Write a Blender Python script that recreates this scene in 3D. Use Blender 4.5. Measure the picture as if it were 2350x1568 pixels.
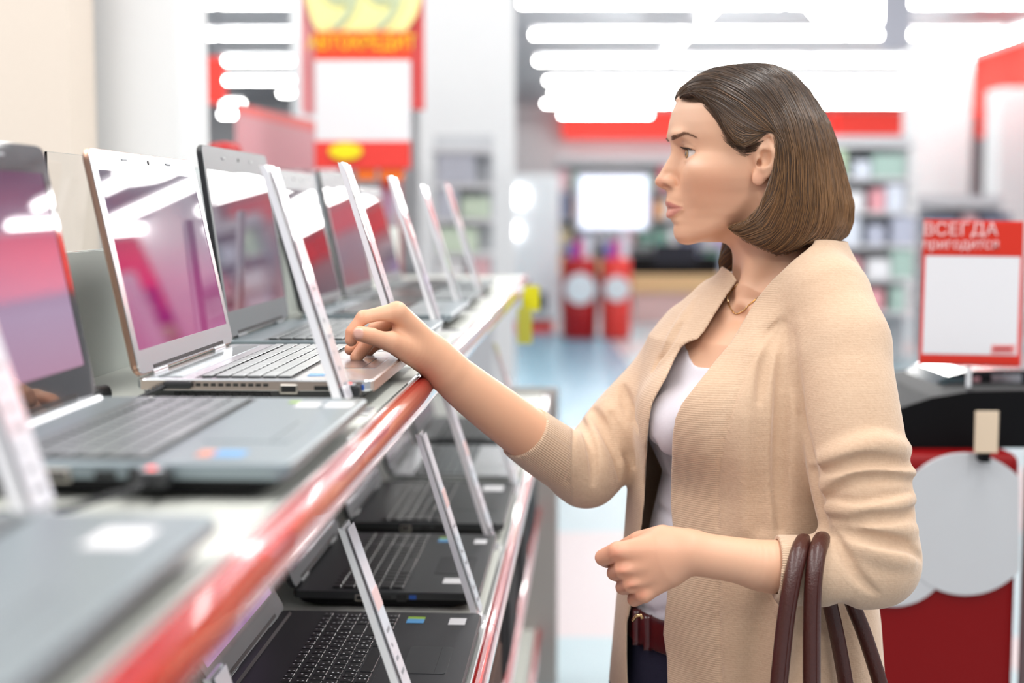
import bpy, bmesh, math, random
import numpy as np
from mathutils import Vector, Matrix

sc = bpy.context.scene
for o in list(bpy.data.objects):
    bpy.data.objects.remove(o)
COL = sc.collection
PI = math.pi

# ------------------------------------------------------------------ camera
FPX = 3264.0                       # focal length in pixels of the 2350 x 1568 frame
CAM_H = 1.50
PITCH = math.atan(299 / FPX)       # the horizon lies 299 px above the middle
BETA = math.atan(185 / FPX / math.sqrt(1 + (299 / FPX) ** 2))   # shelf direction against the view
cam_d = bpy.data.cameras.new('camera')
cam_d.sensor_width = 36.0
cam_d.lens = 50.0
cam_d.clip_start = 0.02
cam_d.clip_end = 200
cam_d.dof.use_dof = True
cam_d.dof.focus_distance = 1.69
cam_d.dof.aperture_fstop = 2.5
cam_o = bpy.data.objects.new('camera', cam_d)
cam_o.location = (0, 0, CAM_H)
cam_o.rotation_euler = (PI / 2 - PITCH, 0, 0)
COL.objects.link(cam_o)
sc.camera = cam_o

# ------------------------------------------------------------------ light
world = bpy.data.worlds.new('world')
sc.world = world
world.use_nodes = True
world.node_tree.nodes['Background'].inputs[0].default_value = (0.93, 0.96, 1.0, 1)
world.node_tree.nodes['Background'].inputs[1].default_value = 0.38
sc.view_settings.view_transform = 'Standard'
sc.view_settings.look = 'None'
sc.view_settings.gamma = 1.0
sc.view_settings.exposure = 0.42
sc.view_settings.use_curve_mapping = False
sc.cycles.use_denoising = True
sc.cycles.max_bounces = 6
sc.cycles.diffuse_bounces = 2
sc.cycles.glossy_bounces = 3
sc.cycles.transmission_bounces = 5
sc.cycles.use_adaptive_sampling = True
sc.cycles.adaptive_threshold = 0.09
sc.cycles.caustics_reflective = False
sc.cycles.caustics_refractive = False
sc.cycles.sample_clamp_indirect = 6.0


def area_light(name, loc, sx, sy, power, col=(1, 0.98, 0.95), rot=(0, 0, 0)):
    d = bpy.data.lights.new(name, 'AREA')
    d.shape = 'RECTANGLE'
    d.size, d.size_y = sx, sy
    d.energy = power
    d.color = col
    o = bpy.data.objects.new(name, d)
    o.location = loc
    o.rotation_euler = rot
    COL.objects.link(o)
    return o


# rows of ceiling light over the aisle (the store's lamps go on above and behind the viewer)
area_light('ceiling_light_bank', (0.9, 1.2, 3.75), 0.5, 5.0, 62)
area_light('ceiling_light_bank', (-1.6, 0.8, 3.75), 0.5, 5.0, 72)
area_light('ceiling_light_bank', (-0.2, -2.2, 3.75), 5.0, 0.6, 55)
area_light('ceiling_light_bank', (3.4, 1.5, 3.75), 0.5, 5.0, 55)

# more rows between here and the visible lamps, all above the picture
area_light('ceiling_light_bank', (0.5, 4.3, 3.85), 10.0, 0.4, 120)
area_light('ceiling_light_bank', (0.5, 8.4, 3.85), 12.0, 0.4, 105)
area_light('ceiling_light_bank', (0.5, 12.0, 3.85), 14.0, 0.4, 140)

# ------------------------------------------------------------------ helpers: pixels -> place
CP, SP = math.cos(PITCH), math.sin(PITCH)
CB, SB = math.cos(BETA), math.sin(BETA)


def at(x, y, Y):
    """world point seen at photo pixel (x, y) at world depth Y"""
    a = (x - 1175) / FPX
    b = (784 - y) / FPX
    t = Y / (CP + b * SP)
    return np.array([a * t, Y, CAM_H + (-SP + b * CP) * t])


def atz(x, y, z):
    a = (x - 1175) / FPX
    b = (784 - y) / FPX
    t = (z - CAM_H) / (-SP + b * CP)
    return np.array([a * t, (CP + b * SP) * t, z])


def project(P):
    """world points (n,3) -> photo pixels"""
    d0 = P[..., 0]
    d1 = P[..., 1]
    d2 = P[..., 2] - CAM_H
    zc = d1 * CP - d2 * SP
    yc = d1 * SP + d2 * CP
    return 1175 + FPX * d0 / zc, 784 - FPX * yc / zc


def S(lx, ly, z=0.0):
    """shelf frame (lx across, ly along the shelf) -> world"""
    return Vector((lx * CB + ly * SB, -lx * SB + ly * CB, z))


# ------------------------------------------------------------------ helpers: materials
def rgb(r, g, b):
    """photo colour 0..255 -> linear"""
    f = lambda c: (c / 255 / 12.92) if c / 255 <= 0.04045 else ((c / 255 + 0.055) / 1.055) ** 2.4
    return (f(r), f(g), f(b), 1.0)


MATS = {}


def mat(name, col, rough=0.5, metal=0.0, spec=0.5, emit=None, estr=0.0, trans=0.0, ior=1.5, coat=0.0, sss=0.0, sheen=0.0, alpha=1.0):
    if name in MATS:
        return MATS[name]
    m = bpy.data.materials.new(name)
    m.use_nodes = True
    b = m.node_tree.nodes['Principled BSDF']
    if len(col) == 3:
        col = (*col, 1.0)
    b.inputs['Base Color'].default_value = col
    b.inputs['Roughness'].default_value = rough
    b.inputs['Metallic'].default_value = metal
    b.inputs['Specular IOR Level'].default_value = spec
    b.inputs['IOR'].default_value = ior
    b.inputs['Transmission Weight'].default_value = trans
    b.inputs['Coat Weight'].default_value = coat
    b.inputs['Alpha'].default_value = alpha
    if sss:
        b.inputs['Subsurface Weight'].default_value = sss
        b.inputs['Subsurface Radius'].default_value = (0.010, 0.0045, 0.0025)
        b.inputs['Subsurface Scale'].default_value = 1.0
    if sheen:
        b.inputs['Sheen Weight'].default_value = sheen
        b.inputs['Sheen Roughness'].default_value = 0.5
    if emit is not None:
        b.inputs['Emission Color'].default_value = (*emit[:3], 1)
        b.inputs['Emission Strength'].default_value = estr
    MATS[name] = m
    return m


def N(m, kind, **kw):
    n = m.node_tree.nodes.new(kind)
    for k, v in kw.items():
        if k in n.inputs.keys():
            n.inputs[k].default_value = v
        else:
            setattr(n, k, v)
    return n


def L(m, a, b):
    m.node_tree.links.new(a, b)


def bsdf(m):
    return m.node_tree.nodes['Principled BSDF']


def add_grain(m, scale=60.0, amount=0.06, bump=0.0, coord='Object', detail=4.0):
    """slight uneven colour and fine relief"""
    tc = N(m, 'ShaderNodeTexCoord')
    nz = N(m, 'ShaderNodeTexNoise', Scale=scale, Detail=detail)
    L(m, tc.outputs[coord], nz.inputs['Vector'])
    b = bsdf(m)
    if amount:
        c = b.inputs['Base Color'].default_value[:]
        mx = N(m, 'ShaderNodeMixRGB', blend_type='MIX')
        mx.inputs[1].default_value = [min(1, v * (1 - amount)) for v in c[:3]] + [1]
        mx.inputs[2].default_value = [min(1, v * (1 + amount)) for v in c[:3]] + [1]
        L(m, nz.outputs['Fac'], mx.inputs[0])
        L(m, mx.outputs[0], b.inputs['Base Color'])
    if bump:
        bp = N(m, 'ShaderNodeBump', Strength=bump, Distance=0.001)
        L(m, nz.outputs['Fac'], bp.inputs['Height'])
        L(m, bp.outputs['Normal'], b.inputs['Normal'])
    return m


# ------------------------------------------------------------------ helpers: objects
def thing(name, label, cat, loc=(0, 0, 0), rotz=0.0, group=None):
    o = bpy.data.objects.new(name, None)
    o.empty_display_size = 0.05
    COL.objects.link(o)
    o.location = loc
    o.rotation_euler = (0, 0, rotz)
    o['label'] = label
    o['category'] = cat
    if group:
        o['group'] = group
    return o


def tag(o, label, cat, group=None):
    o['label'] = label
    o['category'] = cat
    if group:
        o['group'] = group
    return o


def link(name, me, m=None, parent=None, loc=None, rot=None, smooth=None):
    o = bpy.data.objects.new(name, me)
    COL.objects.link(o)
    if m is not None and not me.materials:
        me.materials.append(m)
    if parent is not None:
        o.parent = parent
    if loc is not None:
        o.location = loc
    if rot is not None:
        o.rotation_euler = rot
    if smooth:
        me.polygons.foreach_set('use_smooth', [True] * len(me.polygons))
    return o


def struct(o):
    o['kind'] = 'structure'
    return o


def bm_mesh(bm, name):
    me = bpy.data.meshes.new(name)
    bm.normal_update()
    bm.to_mesh(me)
    bm.free()
    return me


def bm_box(bm, x0, x1, y0, y1, z0, z1):
    v = [bm.verts.new(p) for p in ((x0, y0, z0), (x1, y0, z0), (x1, y1, z0), (x0, y1, z0), (x0, y0, z1), (x1, y0, z1), (x1, y1, z1), (x0, y1, z1))]
    for f in ((0, 3, 2, 1), (4, 5, 6, 7), (0, 1, 5, 4), (1, 2, 6, 5), (2, 3, 7, 6), (3, 0, 4, 7)):
        bm.faces.new([v[i] for i in f])
    return v


def box_mesh(name, x0, x1, y0, y1, z0, z1, bev=0.0, seg=2):
    bm = bmesh.new()
    bm_box(bm, x0, x1, y0, y1, z0, z1)
    if bev:
        bmesh.ops.bevel(bm, geom=bm.edges[:], offset=bev, segments=seg, profile=0.5, affect='EDGES')
    return bm_mesh(bm, name)


def rrect(w, h, r, n=5, cx=0.0, cy=0.0):
    """outline of a rounded rectangle"""
    pts = []
    for (sx, sy, a0) in ((1, 1, 0), (-1, 1, 90), (-1, -1, 180), (1, -1, 270)):
        for i in range(n + 1):
            a = math.radians(a0 + 90 * i / n)
            pts.append((cx + sx * (w / 2 - r) + r * math.cos(a), cy + sy * (h / 2 - r) + r * math.sin(a)))
    return pts


def bm_stack(bm, layers):
    """closed solid through a stack of outlines [(list of (x,y), z), ...]"""
    rings = [[bm.verts.new((x, y, z)) for x, y in pts] for pts, z in layers]
    n = len(rings[0])
    for a, b in zip(rings, rings[1:]):
        for i in range(n):
            bm.faces.new((a[i], a[(i + 1) % n], b[(i + 1) % n], b[i]))
    bm.faces.new(rings[0][::-1])
    bm.faces.new(rings[-1])


def bm_tube(bm, pts, r, n=8, caps=True, flat=1.0):
    """tube along a polyline; r a number or list"""
    pts = [Vector(p) for p in pts]
    rr = r if hasattr(r, '__len__') else [r] * len(pts)
    rings = []
    t0 = (pts[1] - pts[0]).normalized()
    ref = Vector((0, 0, 1)) if abs(t0.z) < 0.9 else Vector((0, 1, 0))
    u = t0.cross(ref).normalized()
    for i, p in enumerate(pts):
        t = (pts[min(i + 1, len(pts) - 1)] - pts[max(i - 1, 0)]).normalized()
        u = (u - t * u.dot(t)).normalized()
        v = t.cross(u)
        rings.append([bm.verts.new(p + u * (rr[i] * math.cos(2 * PI * k / n)) + v * (rr[i] * flat * math.sin(2 * PI * k / n))) for k in range(n)])
    for a, b in zip(rings, rings[1:]):
        for k in range(n):
            bm.faces.new((a[k], a[(k + 1) % n], b[(k + 1) % n], b[k]))
    if caps:
        bm.faces.new(rings[0][::-1])
        bm.faces.new(rings[-1])


def tube_mesh(name, pts, r, n=8, flat=1.0):
    bm = bmesh.new()
    bm_tube(bm, pts, r, n, True, flat)
    return bm_mesh(bm, name)


def lathe_mesh(name, prof, n=24):
    """profile [(radius, z), ...] turned about z"""
    bm = bmesh.new()
    rings = [[bm.verts.new((r * math.cos(2 * PI * k / n), r * math.sin(2 * PI * k / n), z)) for k in range(n)] for r, z in prof]
    for a, b in zip(rings, rings[1:]):
        for k in range(n):
            bm.faces.new((a[k], a[(k + 1) % n], b[(k + 1) % n], b[k]))
    bm.faces.new(rings[0][::-1])
    bm.faces.new(rings[-1])
    return bm_mesh(bm, name)


def prism_mesh(name, prof, y0, y1):
    """outline [(x, z), ...] drawn along y"""
    bm = bmesh.new()
    a = [bm.verts.new((x, y0, z)) for x, z in prof]
    b = [bm.verts.new((x, y1, z)) for x, z in prof]
    n = len(prof)
    for i in range(n):
        bm.faces.new((a[i], b[i], b[(i + 1) % n], a[(i + 1) % n]))
    bm.faces.new(a)
    bm.faces.new(b[::-1])
    bmesh.ops.recalc_face_normals(bm, faces=bm.faces[:])
    return bm_mesh(bm, name)


def text(name, body, size, loc, rot, m, parent=None, align='CENTER', extrude=0.0005, sx=1.0):
    c = bpy.data.curves.new(name, 'FONT')
    c.body = body
    c.size = size
    c.align_x = align
    c.align_y = 'CENTER'
    c.extrude = extrude
    c.materials.append(m)
    tmp = bpy.data.objects.new(name, c)
    COL.objects.link(tmp)
    bpy.context.view_layer.update()
    me = bpy.data.meshes.new_from_object(tmp.evaluated_get(bpy.context.evaluated_depsgraph_get()))
    bpy.data.objects.remove(tmp)
    me.name = name
    if not me.materials:
        me.materials.append(m)
    o = bpy.data.objects.new(name, me)
    COL.objects.link(o)
    o.location = loc
    o.rotation_euler = rot
    o.scale = (sx, 1, 1)
    if parent is not None:
        o.parent = parent
    return o
# ================================================================== the store: floor, ceiling, walls
m_floor = mat('floor_vinyl', (0.75, 0.84, 0.90), rough=0.38)


def _floor():
    m = m_floor
    tc = N(m, 'ShaderNodeTexCoord')
    mp = N(m, 'ShaderNodeMapping')
    mp.inputs['Location'].default_value = (0.0, 0.02, 0)
    mp.inputs['Scale'].default_value = (1 / 1.65, 1 / 1.65, 1)
    ck = N(m, 'ShaderNodeTexChecker', Scale=1.0)
    ck.inputs['Color1'].default_value = (0.50, 0.42, 0.43, 1)
    ck.inputs['Color2'].default_value = (0.33, 0.44, 0.48, 1)
    L(m, tc.outputs['Object'], mp.inputs['Vector'])
    L(m, mp.outputs['Vector'], ck.inputs['Vector'])
    L(m, ck.outputs['Color'], bsdf(m).inputs['Base Color'])


_floor()
struct(link('floor', box_mesh('floor', -14, 16, -8, 39, -0.1, 0.0), m_floor))
struct(link('floor_blue_strip', box_mesh('floor_blue_strip', -2.4, 1.15, 9.6, 17.4, 0.0, 0.002), mat('floor_vinyl_blue', (0.20, 0.42, 0.55), rough=0.25)))
m_ceil = add_grain(mat('ceiling_grey', rgb(205, 210, 216), rough=0.9), 3, 0.08)
struct(link('ceiling', box_mesh('ceiling', -14, 16, 5.0, 39, 4.25, 4.35), m_ceil))
m_wall = add_grain(mat('wall_paint_white', (0.88, 0.89, 0.91), rough=0.8), 2, 0.04)
struct(link('wall_back', box_mesh('wall_back', -14, 16, 37.6, 37.8, 0, 4.25), m_wall))
struct(link('wall_right', box_mesh('wall_right', 11.5, 11.7, 17.5, 37.6, 0, 4.25), mat('wall_paint_grey', (0.55, 0.57, 0.60), rough=0.8)))
m_beige = mat('plaster_beige', rgb(240, 226, 212), rough=0.9)
add_grain(m_beige, 90, 0.03, 0.25)
m_column = add_grain(mat('column_white', (0.90, 0.91, 0.92), rough=0.75), 3, 0.02)


def px_box(name, x0, x1, y0, y1, Y, thick, m, bev=0.0, parent=None):
    """box whose front face (towards -Y) spans these photo pixels at depth Y"""
    a = at(x0, y1, Y)
    b = at(x1, y0, Y)
    me = box_mesh(name, a[0], b[0], Y, Y + thick, a[2], b[2], bev)
    return link(name, me, m, parent)


a = at(155, 0, 3.3)
struct(link('wall_left', box_mesh('wall_left', -2.6, a[0], 3.3, 3.5, 0, 4.25), m_beige))
b = at(404, 0, 3.55)
struct(link('column', box_mesh('column', at(140, 0, 3.55)[0], b[0], 3.55, 3.9, 0, 4.25), m_column))
struct(link('column', box_mesh('column', at(958, 0, 9.5)[0], at(1182, 0, 9.5)[0], 9.5, 10.1, 0, 4.25, 0.01), m_column))
struct(link('column', box_mesh('column', at(668, 0, 12.6)[0], at(760, 0, 12.6)[0], 12.6, 13.0, 0, 4.25, 0.01), m_column))
struct(link('column', box_mesh('column', at(2112, 0, 21)[0], at(2238, 0, 21)[0], 21, 21.8, 0, 4.25, 0.01), m_column))
struct(link('column', box_mesh('column', at(2304, 0, 19)[0], at(2400, 0, 19)[0], 19, 19.6, 0, 3.13, 0.01), m_column))

# red boards under the ceiling
m_red = mat('sign_red', rgb(236, 62, 54), rough=0.45)
m_redd = mat('plastic_red_deep', rgb(176, 10, 16), rough=0.4)
m_white = mat('sign_white', rgb(236, 236, 240), rough=0.5)
m_yellow = mat('sign_yellow', rgb(255, 232, 20), rough=0.5)
m_paleyellow = mat('sign_pale_yellow', rgb(255, 250, 170), rough=0.5)
m_orange = mat('sign_orange', rgb(250, 120, 30), rough=0.5)
m_black = mat('plastic_black', (0.003, 0.003, 0.004), rough=0.55, spec=0.15)
m_greyp = mat('plastic_grey', (0.35, 0.37, 0.40), rough=0.45)
m_fascia = mat('fascia_red_added_glow', rgb(236, 62, 54), rough=0.85, spec=0.2, emit=(1.0, 0.10, 0.08), estr=0.45)  # plain red boards; the added glow stands in for light on their dark fronts
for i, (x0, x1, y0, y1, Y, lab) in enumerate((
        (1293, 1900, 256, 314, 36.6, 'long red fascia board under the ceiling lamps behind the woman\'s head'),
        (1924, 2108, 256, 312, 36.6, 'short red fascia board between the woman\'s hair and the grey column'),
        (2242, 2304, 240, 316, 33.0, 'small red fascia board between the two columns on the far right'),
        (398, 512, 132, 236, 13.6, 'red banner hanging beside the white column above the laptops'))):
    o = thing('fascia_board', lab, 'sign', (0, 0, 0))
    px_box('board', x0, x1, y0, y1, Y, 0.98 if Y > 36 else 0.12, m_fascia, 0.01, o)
    for xx in (x0 + 12, x1 - 12):
        q = at(xx, y0, Y)
        link('hanger', box_mesh('hanger', q[0] - 0.02, q[0] + 0.02, Y + 0.03, Y + 0.07, q[2] - 0.02, 4.26), m_greyp, o)
# red board along the right wall, running away from the viewer
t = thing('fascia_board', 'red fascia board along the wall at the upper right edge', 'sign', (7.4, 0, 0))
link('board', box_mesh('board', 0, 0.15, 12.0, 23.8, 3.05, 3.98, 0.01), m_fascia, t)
link('top_trim', box_mesh('top_trim', -0.03, 0.0, 12.0, 23.8, 3.94, 3.99), mat('fascia_trim', (0.9, 0.9, 0.9), rough=0.4), t)

# ------------------------------------------------------------------ ceiling lamps
m_tube = mat('lamp_tube_lit', (1, 1, 1), emit=(1.0, 0.985, 0.96), estr=34.0)
m_house = mat('lamp_housing', (0.75, 0.76, 0.78), rough=0.4)
LZ = 3.80
lamp_meshes = {}


def lamp(X0, X1, Y, label, along_y=False):
    n = abs(X1 - X0)
    key = round(n, 2)
    t = thing('ceiling_lamp', label, 'lamp', (X0, Y, LZ) if not along_y else (Y, X0, LZ), PI / 2 if along_y else 0, 'tube lamps in rows under the ceiling')
    if key not in lamp_meshes:
        a = tube_mesh('tube', [(0.02, 0, 0), (n * 0.5, 0, 0), (n - 0.02, 0, 0)], 0.026, 8)
        b = box_mesh('housing', 0, n, -0.09, 0.09, 0.06, 0.14, 0.01)
        a.materials.append(m_tube)
        b.materials.append(m_house)
        lamp_meshes[key] = (a, b)
    a, b = lamp_meshes[key]
    link('tube', a, None, t, smooth=True)
    link('housing', b, None, t)


ords = ['first', 'second', 'third', 'fourth', 'fifth', 'sixth', 'seventh', 'eighth', 'ninth', 'tenth', 'eleventh', 'twelfth', 'thirteenth', 'fourteenth', 'fifteenth', 'sixteenth']
ordn = ['nearest', 'second', 'third', 'fourth', 'fifth', 'sixth', 'seventh']
rows = [(8, 1186, 2420, 400, 690), (80, 1216, 2300, 400, 690), (140, 1226, 2172, 508, 690), (185, 1250, 2316, 508, 690),
        (213, 1262, 2232, 640, 690), (238, 1246, 2116, 508, 560), (263, 1284, 1496, 505, 545)]
for k, (y, x0, x1, xl0, xl1) in enumerate(rows):
    Y = (LZ - CAM_H) * FPX / (485 - y)
    Y = at(1175, y, 1.0)[2]
    # depth at which the height LZ shows at this pixel row
    b_ = (784 - y) / FPX
    Y = (LZ - CAM_H) / (-SP + b_ * CP) * (CP + b_ * SP)
    for side, (p0, p1) in (('right', (x0, x1)), ('left', (xl0, xl1))):
        A, B = at(p0, y, Y)[0], at(p1, y, Y)[0]
        n = max(1, int(round((B - A) / 2.4)))
        for j in range(n):
            w = (B - A) / n
            what = ('tube lamp in the %s row, left of the red and yellow sign' % ordn[k]) if side == 'left' else ('tube lamp in the %s row, %s along from the white column' % (ordn[k], ords[j]))
            lamp(A + j * w + 0.02, A + (j + 1) * w - 0.02, Y, what)
for j, (y0_, y1_) in enumerate(((16.6, 19.4), (19.5, 22.4))):
    lamp(y0_, y1_, 6.62, 'bright tube lamp along the red wall board, %s from the viewer' % ords[j], True)
for j, (y0_, y1_) in enumerate(((15.4, 17.6), (19.0, 21.2))):
    lamp(y0_, y1_, 2.30, 'bright tube lamp crossing between the rows above the woman, %s from the viewer' % ords[j], True)
# big round lamp and grey hanging board in front of the tubes
c = at(1965, 8, 11.0)
t = thing('pendant_lamp', 'large round glowing lamp under the ceiling above the woman', 'lamp', tuple(c))
link('shade', lathe_mesh('shade', [(0.02, 0.10), (0.20, 0.09), (0.34, 0.03), (0.36, -0.03), (0.30, -0.10), (0.15, -0.145), (0.01, -0.15)], 28), m_tube, t, smooth=True)
link('rod', tube_mesh('rod', [(0, 0, 0.09), (0, 0, 0.5)], 0.012, 8), m_house, t)
o = px_box('hanging_board', 2026, 2094, -60, 112, 8.0, 0.06, mat('board_lavender', rgb(212, 214, 226), rough=0.6), 0.01)
tag(o, 'pale grey board hanging from the ceiling at the top right', 'sign')

# ================================================================== signs and displays further back
# tall red and yellow promotion sign
t = thing('promotion_sign', 'tall red and yellow promotion sign hanging above the far laptops', 'sign', (0, 0, 0))
Y = 5.6
px_box('back_board', 692, 972, -90, 252, Y + 0.10, 0.03, mat('sign_pink_red', rgb(240, 92, 92), rough=0.5), 0.003, t)
px_box('side_strip', 694, 722, -60, 262, Y + 0.075, 0.02, mat('sign_pink', rgb(242, 160, 166), rough=0.5), 0.002, t)
a, b = at(700, 70, Y + 0.02), at(966, -90, Y + 0.02)
bm = bmesh.new()
pts = [at(712, 40, Y)[[0, 2]], at(726, 70, Y)[[0, 2]], at(930, 70, Y)[[0, 2]], at(955, 30, Y)[[0, 2]], at(972, -40, Y)[[0, 2]], at(972, -120, Y)[[0, 2]], at(690, -120, Y)[[0, 2]], at(692, -30, Y)[[0, 2]]]
link('price_plate', prism_mesh('price_plate', [tuple(p) for p in pts], Y + 0.02, Y + 0.05), m_paleyellow, t)
px_box('header_strip', 722, 942, 72, 138, Y, 0.02, mat('sign_red_orange', rgb(236, 70, 36), rough=0.5), 0.002, t)
px_box('paper_panel', 724, 942, 138, 324, Y, 0.015, m_white, 0.002, t)
px_box('footer_strip', 722, 942, 324, 388, Y, 0.02, m_red, 0.002, t)
c = at(793, 348, Y - 0.004)
o = link('yellow_badge', lathe_mesh('yellow_badge', [(0.001, 0), (0.055, 0), (0.06, 0.004), (0.055, 0.008), (0.001, 0.008)], 24), m_yellow, t, tuple(c), (PI / 2, 0, 0))
o.scale = (1.1, 0.55, 1)
for x0, x1 in ((818, 862), (872, 926)):
    px_box('orange_tab', x0, x1, 386, 414, Y + 0.01, 0.012, m_orange, 0.003, t)
m_bluegrey = mat('print_blue_grey', rgb(196, 208, 170), rough=0.5)
c = at(832, 8, Y + 0.012)
text('lettering', '99', 0.34, tuple(c), (PI / 2, 0, 0), m_bluegrey, t)
c = at(830, 99, Y - 0.004)
text('lettering', 'АВТОКРЕДИТ', 0.072, tuple(c), (PI / 2, 0, 0), m_yellow, t, sx=0.86)
px_box('pole', 900, 912, 400, 700, Y + 0.05, 0.02, m_house, 0, t)

# pinkish red canopy board left of that sign
t = thing('canopy_board', 'pinkish red canopy board sloping away above the dark laptops', 'sign', (0, 0, 0))
A, B = at(540, 236, 5.4), at(722, 278, 6.6)
A2, B2 = at(540, 385, 5.4), at(722, 395, 6.6)
bm = bmesh.new()
dv = Vector((0.0, 0.05, 0))
v = [bm.verts.new(Vector(p) + d) for d in (Vector(), dv) for p in (A2, B2, B, A)]
for f in ((0, 1, 2, 3), (7, 6, 5, 4), (0, 4, 5, 1), (1, 5, 6, 2), (2, 6, 7, 3), (3, 7, 4, 0)):
    bm.faces.new([v[i] for i in f])
link('panel', bm_mesh(bm, 'panel'), mat('canopy_pink', rgb(222, 150, 158), rough=0.5), t)
bm = bmesh.new()
A3, B3 = at(540, 258, 5.4), at(722, 302, 6.6)
v = [bm.verts.new(Vector(p) + d) for d in (Vector((0, -0.02, 0)), Vector((0, 0.06, 0))) for p in (A3, B3, B, A)]
for f in ((0, 1, 2, 3), (7, 6, 5, 4), (0, 4, 5, 1), (1, 5, 6, 2), (2, 6, 7, 3), (3, 7, 4, 0)):
    bm.faces.new([v[i] for i in f])
link('red_edge', bm_mesh(bm, 'red_edge'), mat('canopy_red', rgb(246, 96, 90), rough=0.5), t)
q = at(700, 330, 6.5)
link('post', box_mesh('post', q[0] - 0.02, q[0] + 0.02, 6.52, 6.56, 0, q[2]), m_greyp, t)
o = px_box('display_case', 880, 915, 405, 1185, 7.0, 0.2, m_redd, 0.01)
tag(o, 'narrow red case standing behind the far laptops below the promotion sign', 'case')
# dark red round cap behind the black lid
c = at(515, 342, 3.1)
o = link('cap', lathe_mesh('cap', [(0.001, -0.02), (0.042, -0.02), (0.045, -0.01), (0.03, 0.012), (0.001, 0.016)], 20), m_redd, None, tuple(c), smooth=True)
t = tag(o, 'dark red round cap behind the black laptop lid', 'cap')
o = link('stand', tube_mesh('stand', [(0, 0, -0.02), (0, 0, -float(c[2]) + 0.0)], 0.012, 8), m_greyp, t)

# white kiosk with a dark window
t = thing('kiosk', 'white upright display kiosk with a small dark window beside the red barrels', 'kiosk', (0, 0, 0))
Y = 17.6
g = at(1200, 0, Y)
x0, x1 = at(1120, 600, Y)[0], at(1284, 600, Y)[0]
m_kiosk = mat('kiosk_white', rgb(246, 249, 250), rough=0.35)
link('cabinet', box_mesh('cabinet', x0, x1, Y, Y + 0.6, 0.16, 1.95, 0.05, 3), m_kiosk, t)
px_box('plinth', 1120, 1270, 742, 776, Y + 0.02, 0.5, m_red, 0.01, t)
px_box('window', 1203, 1253, 672, 714, Y - 0.01, 0.02, mat('dark_window', (0.03, 0.05, 0.05), rough=0.2), 0.002, t)
m_led = mat('lamp_spot_lit', (1, 1, 1), emit=(0.95, 0.97, 1.0), estr=8)
for xx, yy, rr in ((1190, 452, 0.10), (1180, 530, 0.075)):
    c = at(xx, yy, Y - 0.02)
    link('spot_lamp', lathe_mesh('spot_lamp', [(0.001, 0), (rr, 0), (rr * 0.9, 0.03), (0.001, 0.035)], 16), m_led, t, tuple(c), (PI / 2, 0, 0))

# red barrels with white discs
m_disc = mat('disc_white', rgb(232, 236, 240), rough=0.4)
for i, (x0, x1, lab) in enumerate(((1290, 1373, 'red barrel with a white disc standing next to the white kiosk'), (1382, 1450, 'red barrel with a white disc standing on the side towards the tan counter'))):
    Yb = 16.6
    c = at((x0 + x1) / 2, 700, Yb)
    r = (x1 - x0) / 2 / FPX * Yb
    t = thing('barrel', lab, 'barrel', (c[0], Yb + r, 0), 0, 'red barrels on the blue floor')
    link('drum', lathe_mesh('drum', [(r * 0.9, 0), (r, 0.03), (r, 0.3), (r * 1.03, 0.32), (r, 0.34), (r, 0.62), (r * 1.03, 0.64), (r, 0.66), (r, 0.93), (r * 0.92, 0.95)], 28), m_redd if i == 0 else m_red, t, smooth=True)
    link('disc', lathe_mesh('disc', [(0.001, 0), (r * 0.86, 0), (r * 0.86, 0.02), (0.001, 0.02)], 24), m_disc, t, (0, -r * 1.0, 0.60), (PI / 2, 0, 0))
    for j, colr in enumerate(((120, 110, 200), (220, 40, 140), (240, 240, 250))):
        link('packet', box_mesh('packet', -0.05, 0.05, -0.05, 0.05, 0.9, 1.12 + 0.05 * j, 0.01), mat('packet_%d' % j, rgb(*colr), rough=0.4), t, ((j - 1) * 0.09, -0.02 * j, 0))

# tan counter with a black television
t = thing('counter', 'low tan wooden counter in the distance behind the woman\'s shoulder', 'counter', (0, 0, 0))
Yc = 19.0
xa, xb = at(1455, 0, Yc)[0], at(1720, 0, Yc)[0]
zt = at(1500, 632, Yc)[2]
link('top', box_mesh('top', xa, xb, Yc, Yc + 0.6, zt - 0.24, zt, 0.01), mat('wood_tan', rgb(228, 190, 140), rough=0.5), t)
link('base', box_mesh('base', xa + 0.05, xb - 0.05, Yc + 0.05, Yc + 0.55, 0, zt - 0.24), mat('base_pink', rgb(226, 190, 186), rough=0.6), t)
t = thing('television', 'black television lying low on the tan counter', 'television', (0, 0, 0))
px_box('frame', 1448, 1650, 588, 630, Yc + 0.2, 0.08, m_black, 0.01, t)
px_box('screen', 1500, 1600, 560, 606, Yc + 0.19, 0.012, mat('tv_dark', (0.02, 0.02, 0.03), rough=0.1), 0, t)
# bright wall screen behind the barrels
t = thing('wall_screen', 'bright white and blue wall screen above the red barrels', 'television', (0, 0, 0))
Yw = 24.0
px_box('frame', 1322, 1492, 398, 530, Yw, 0.08, mat('frame_white', (0.7, 0.72, 0.8), rough=0.4), 0.02, t)
px_box('screen', 1332, 1482, 408, 522, Yw - 0.01, 0.02, mat('screen_white_blue', (0.8, 0.85, 1), emit=(0.80, 0.86, 1.0), estr=1.0), 0, t)
px_box('stand', 1390, 1430, 530, 685, Yw + 0.02, 0.06, m_greyp, 0, t)

# racks of colourful boxes
rng = random.Random(5)
pal = [(236, 238, 246), (200, 214, 244), (246, 190, 200), (170, 226, 150), (190, 160, 220), (250, 170, 90), (120, 130, 170), (230, 80, 100), (250, 226, 170), (90, 150, 130), (250, 250, 252), (70, 80, 110)]
pal_name = ['white', 'pale blue', 'pink', 'light green', 'lilac', 'orange', 'slate blue', 'red', 'cream', 'teal', 'bright white', 'dark blue']


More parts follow.
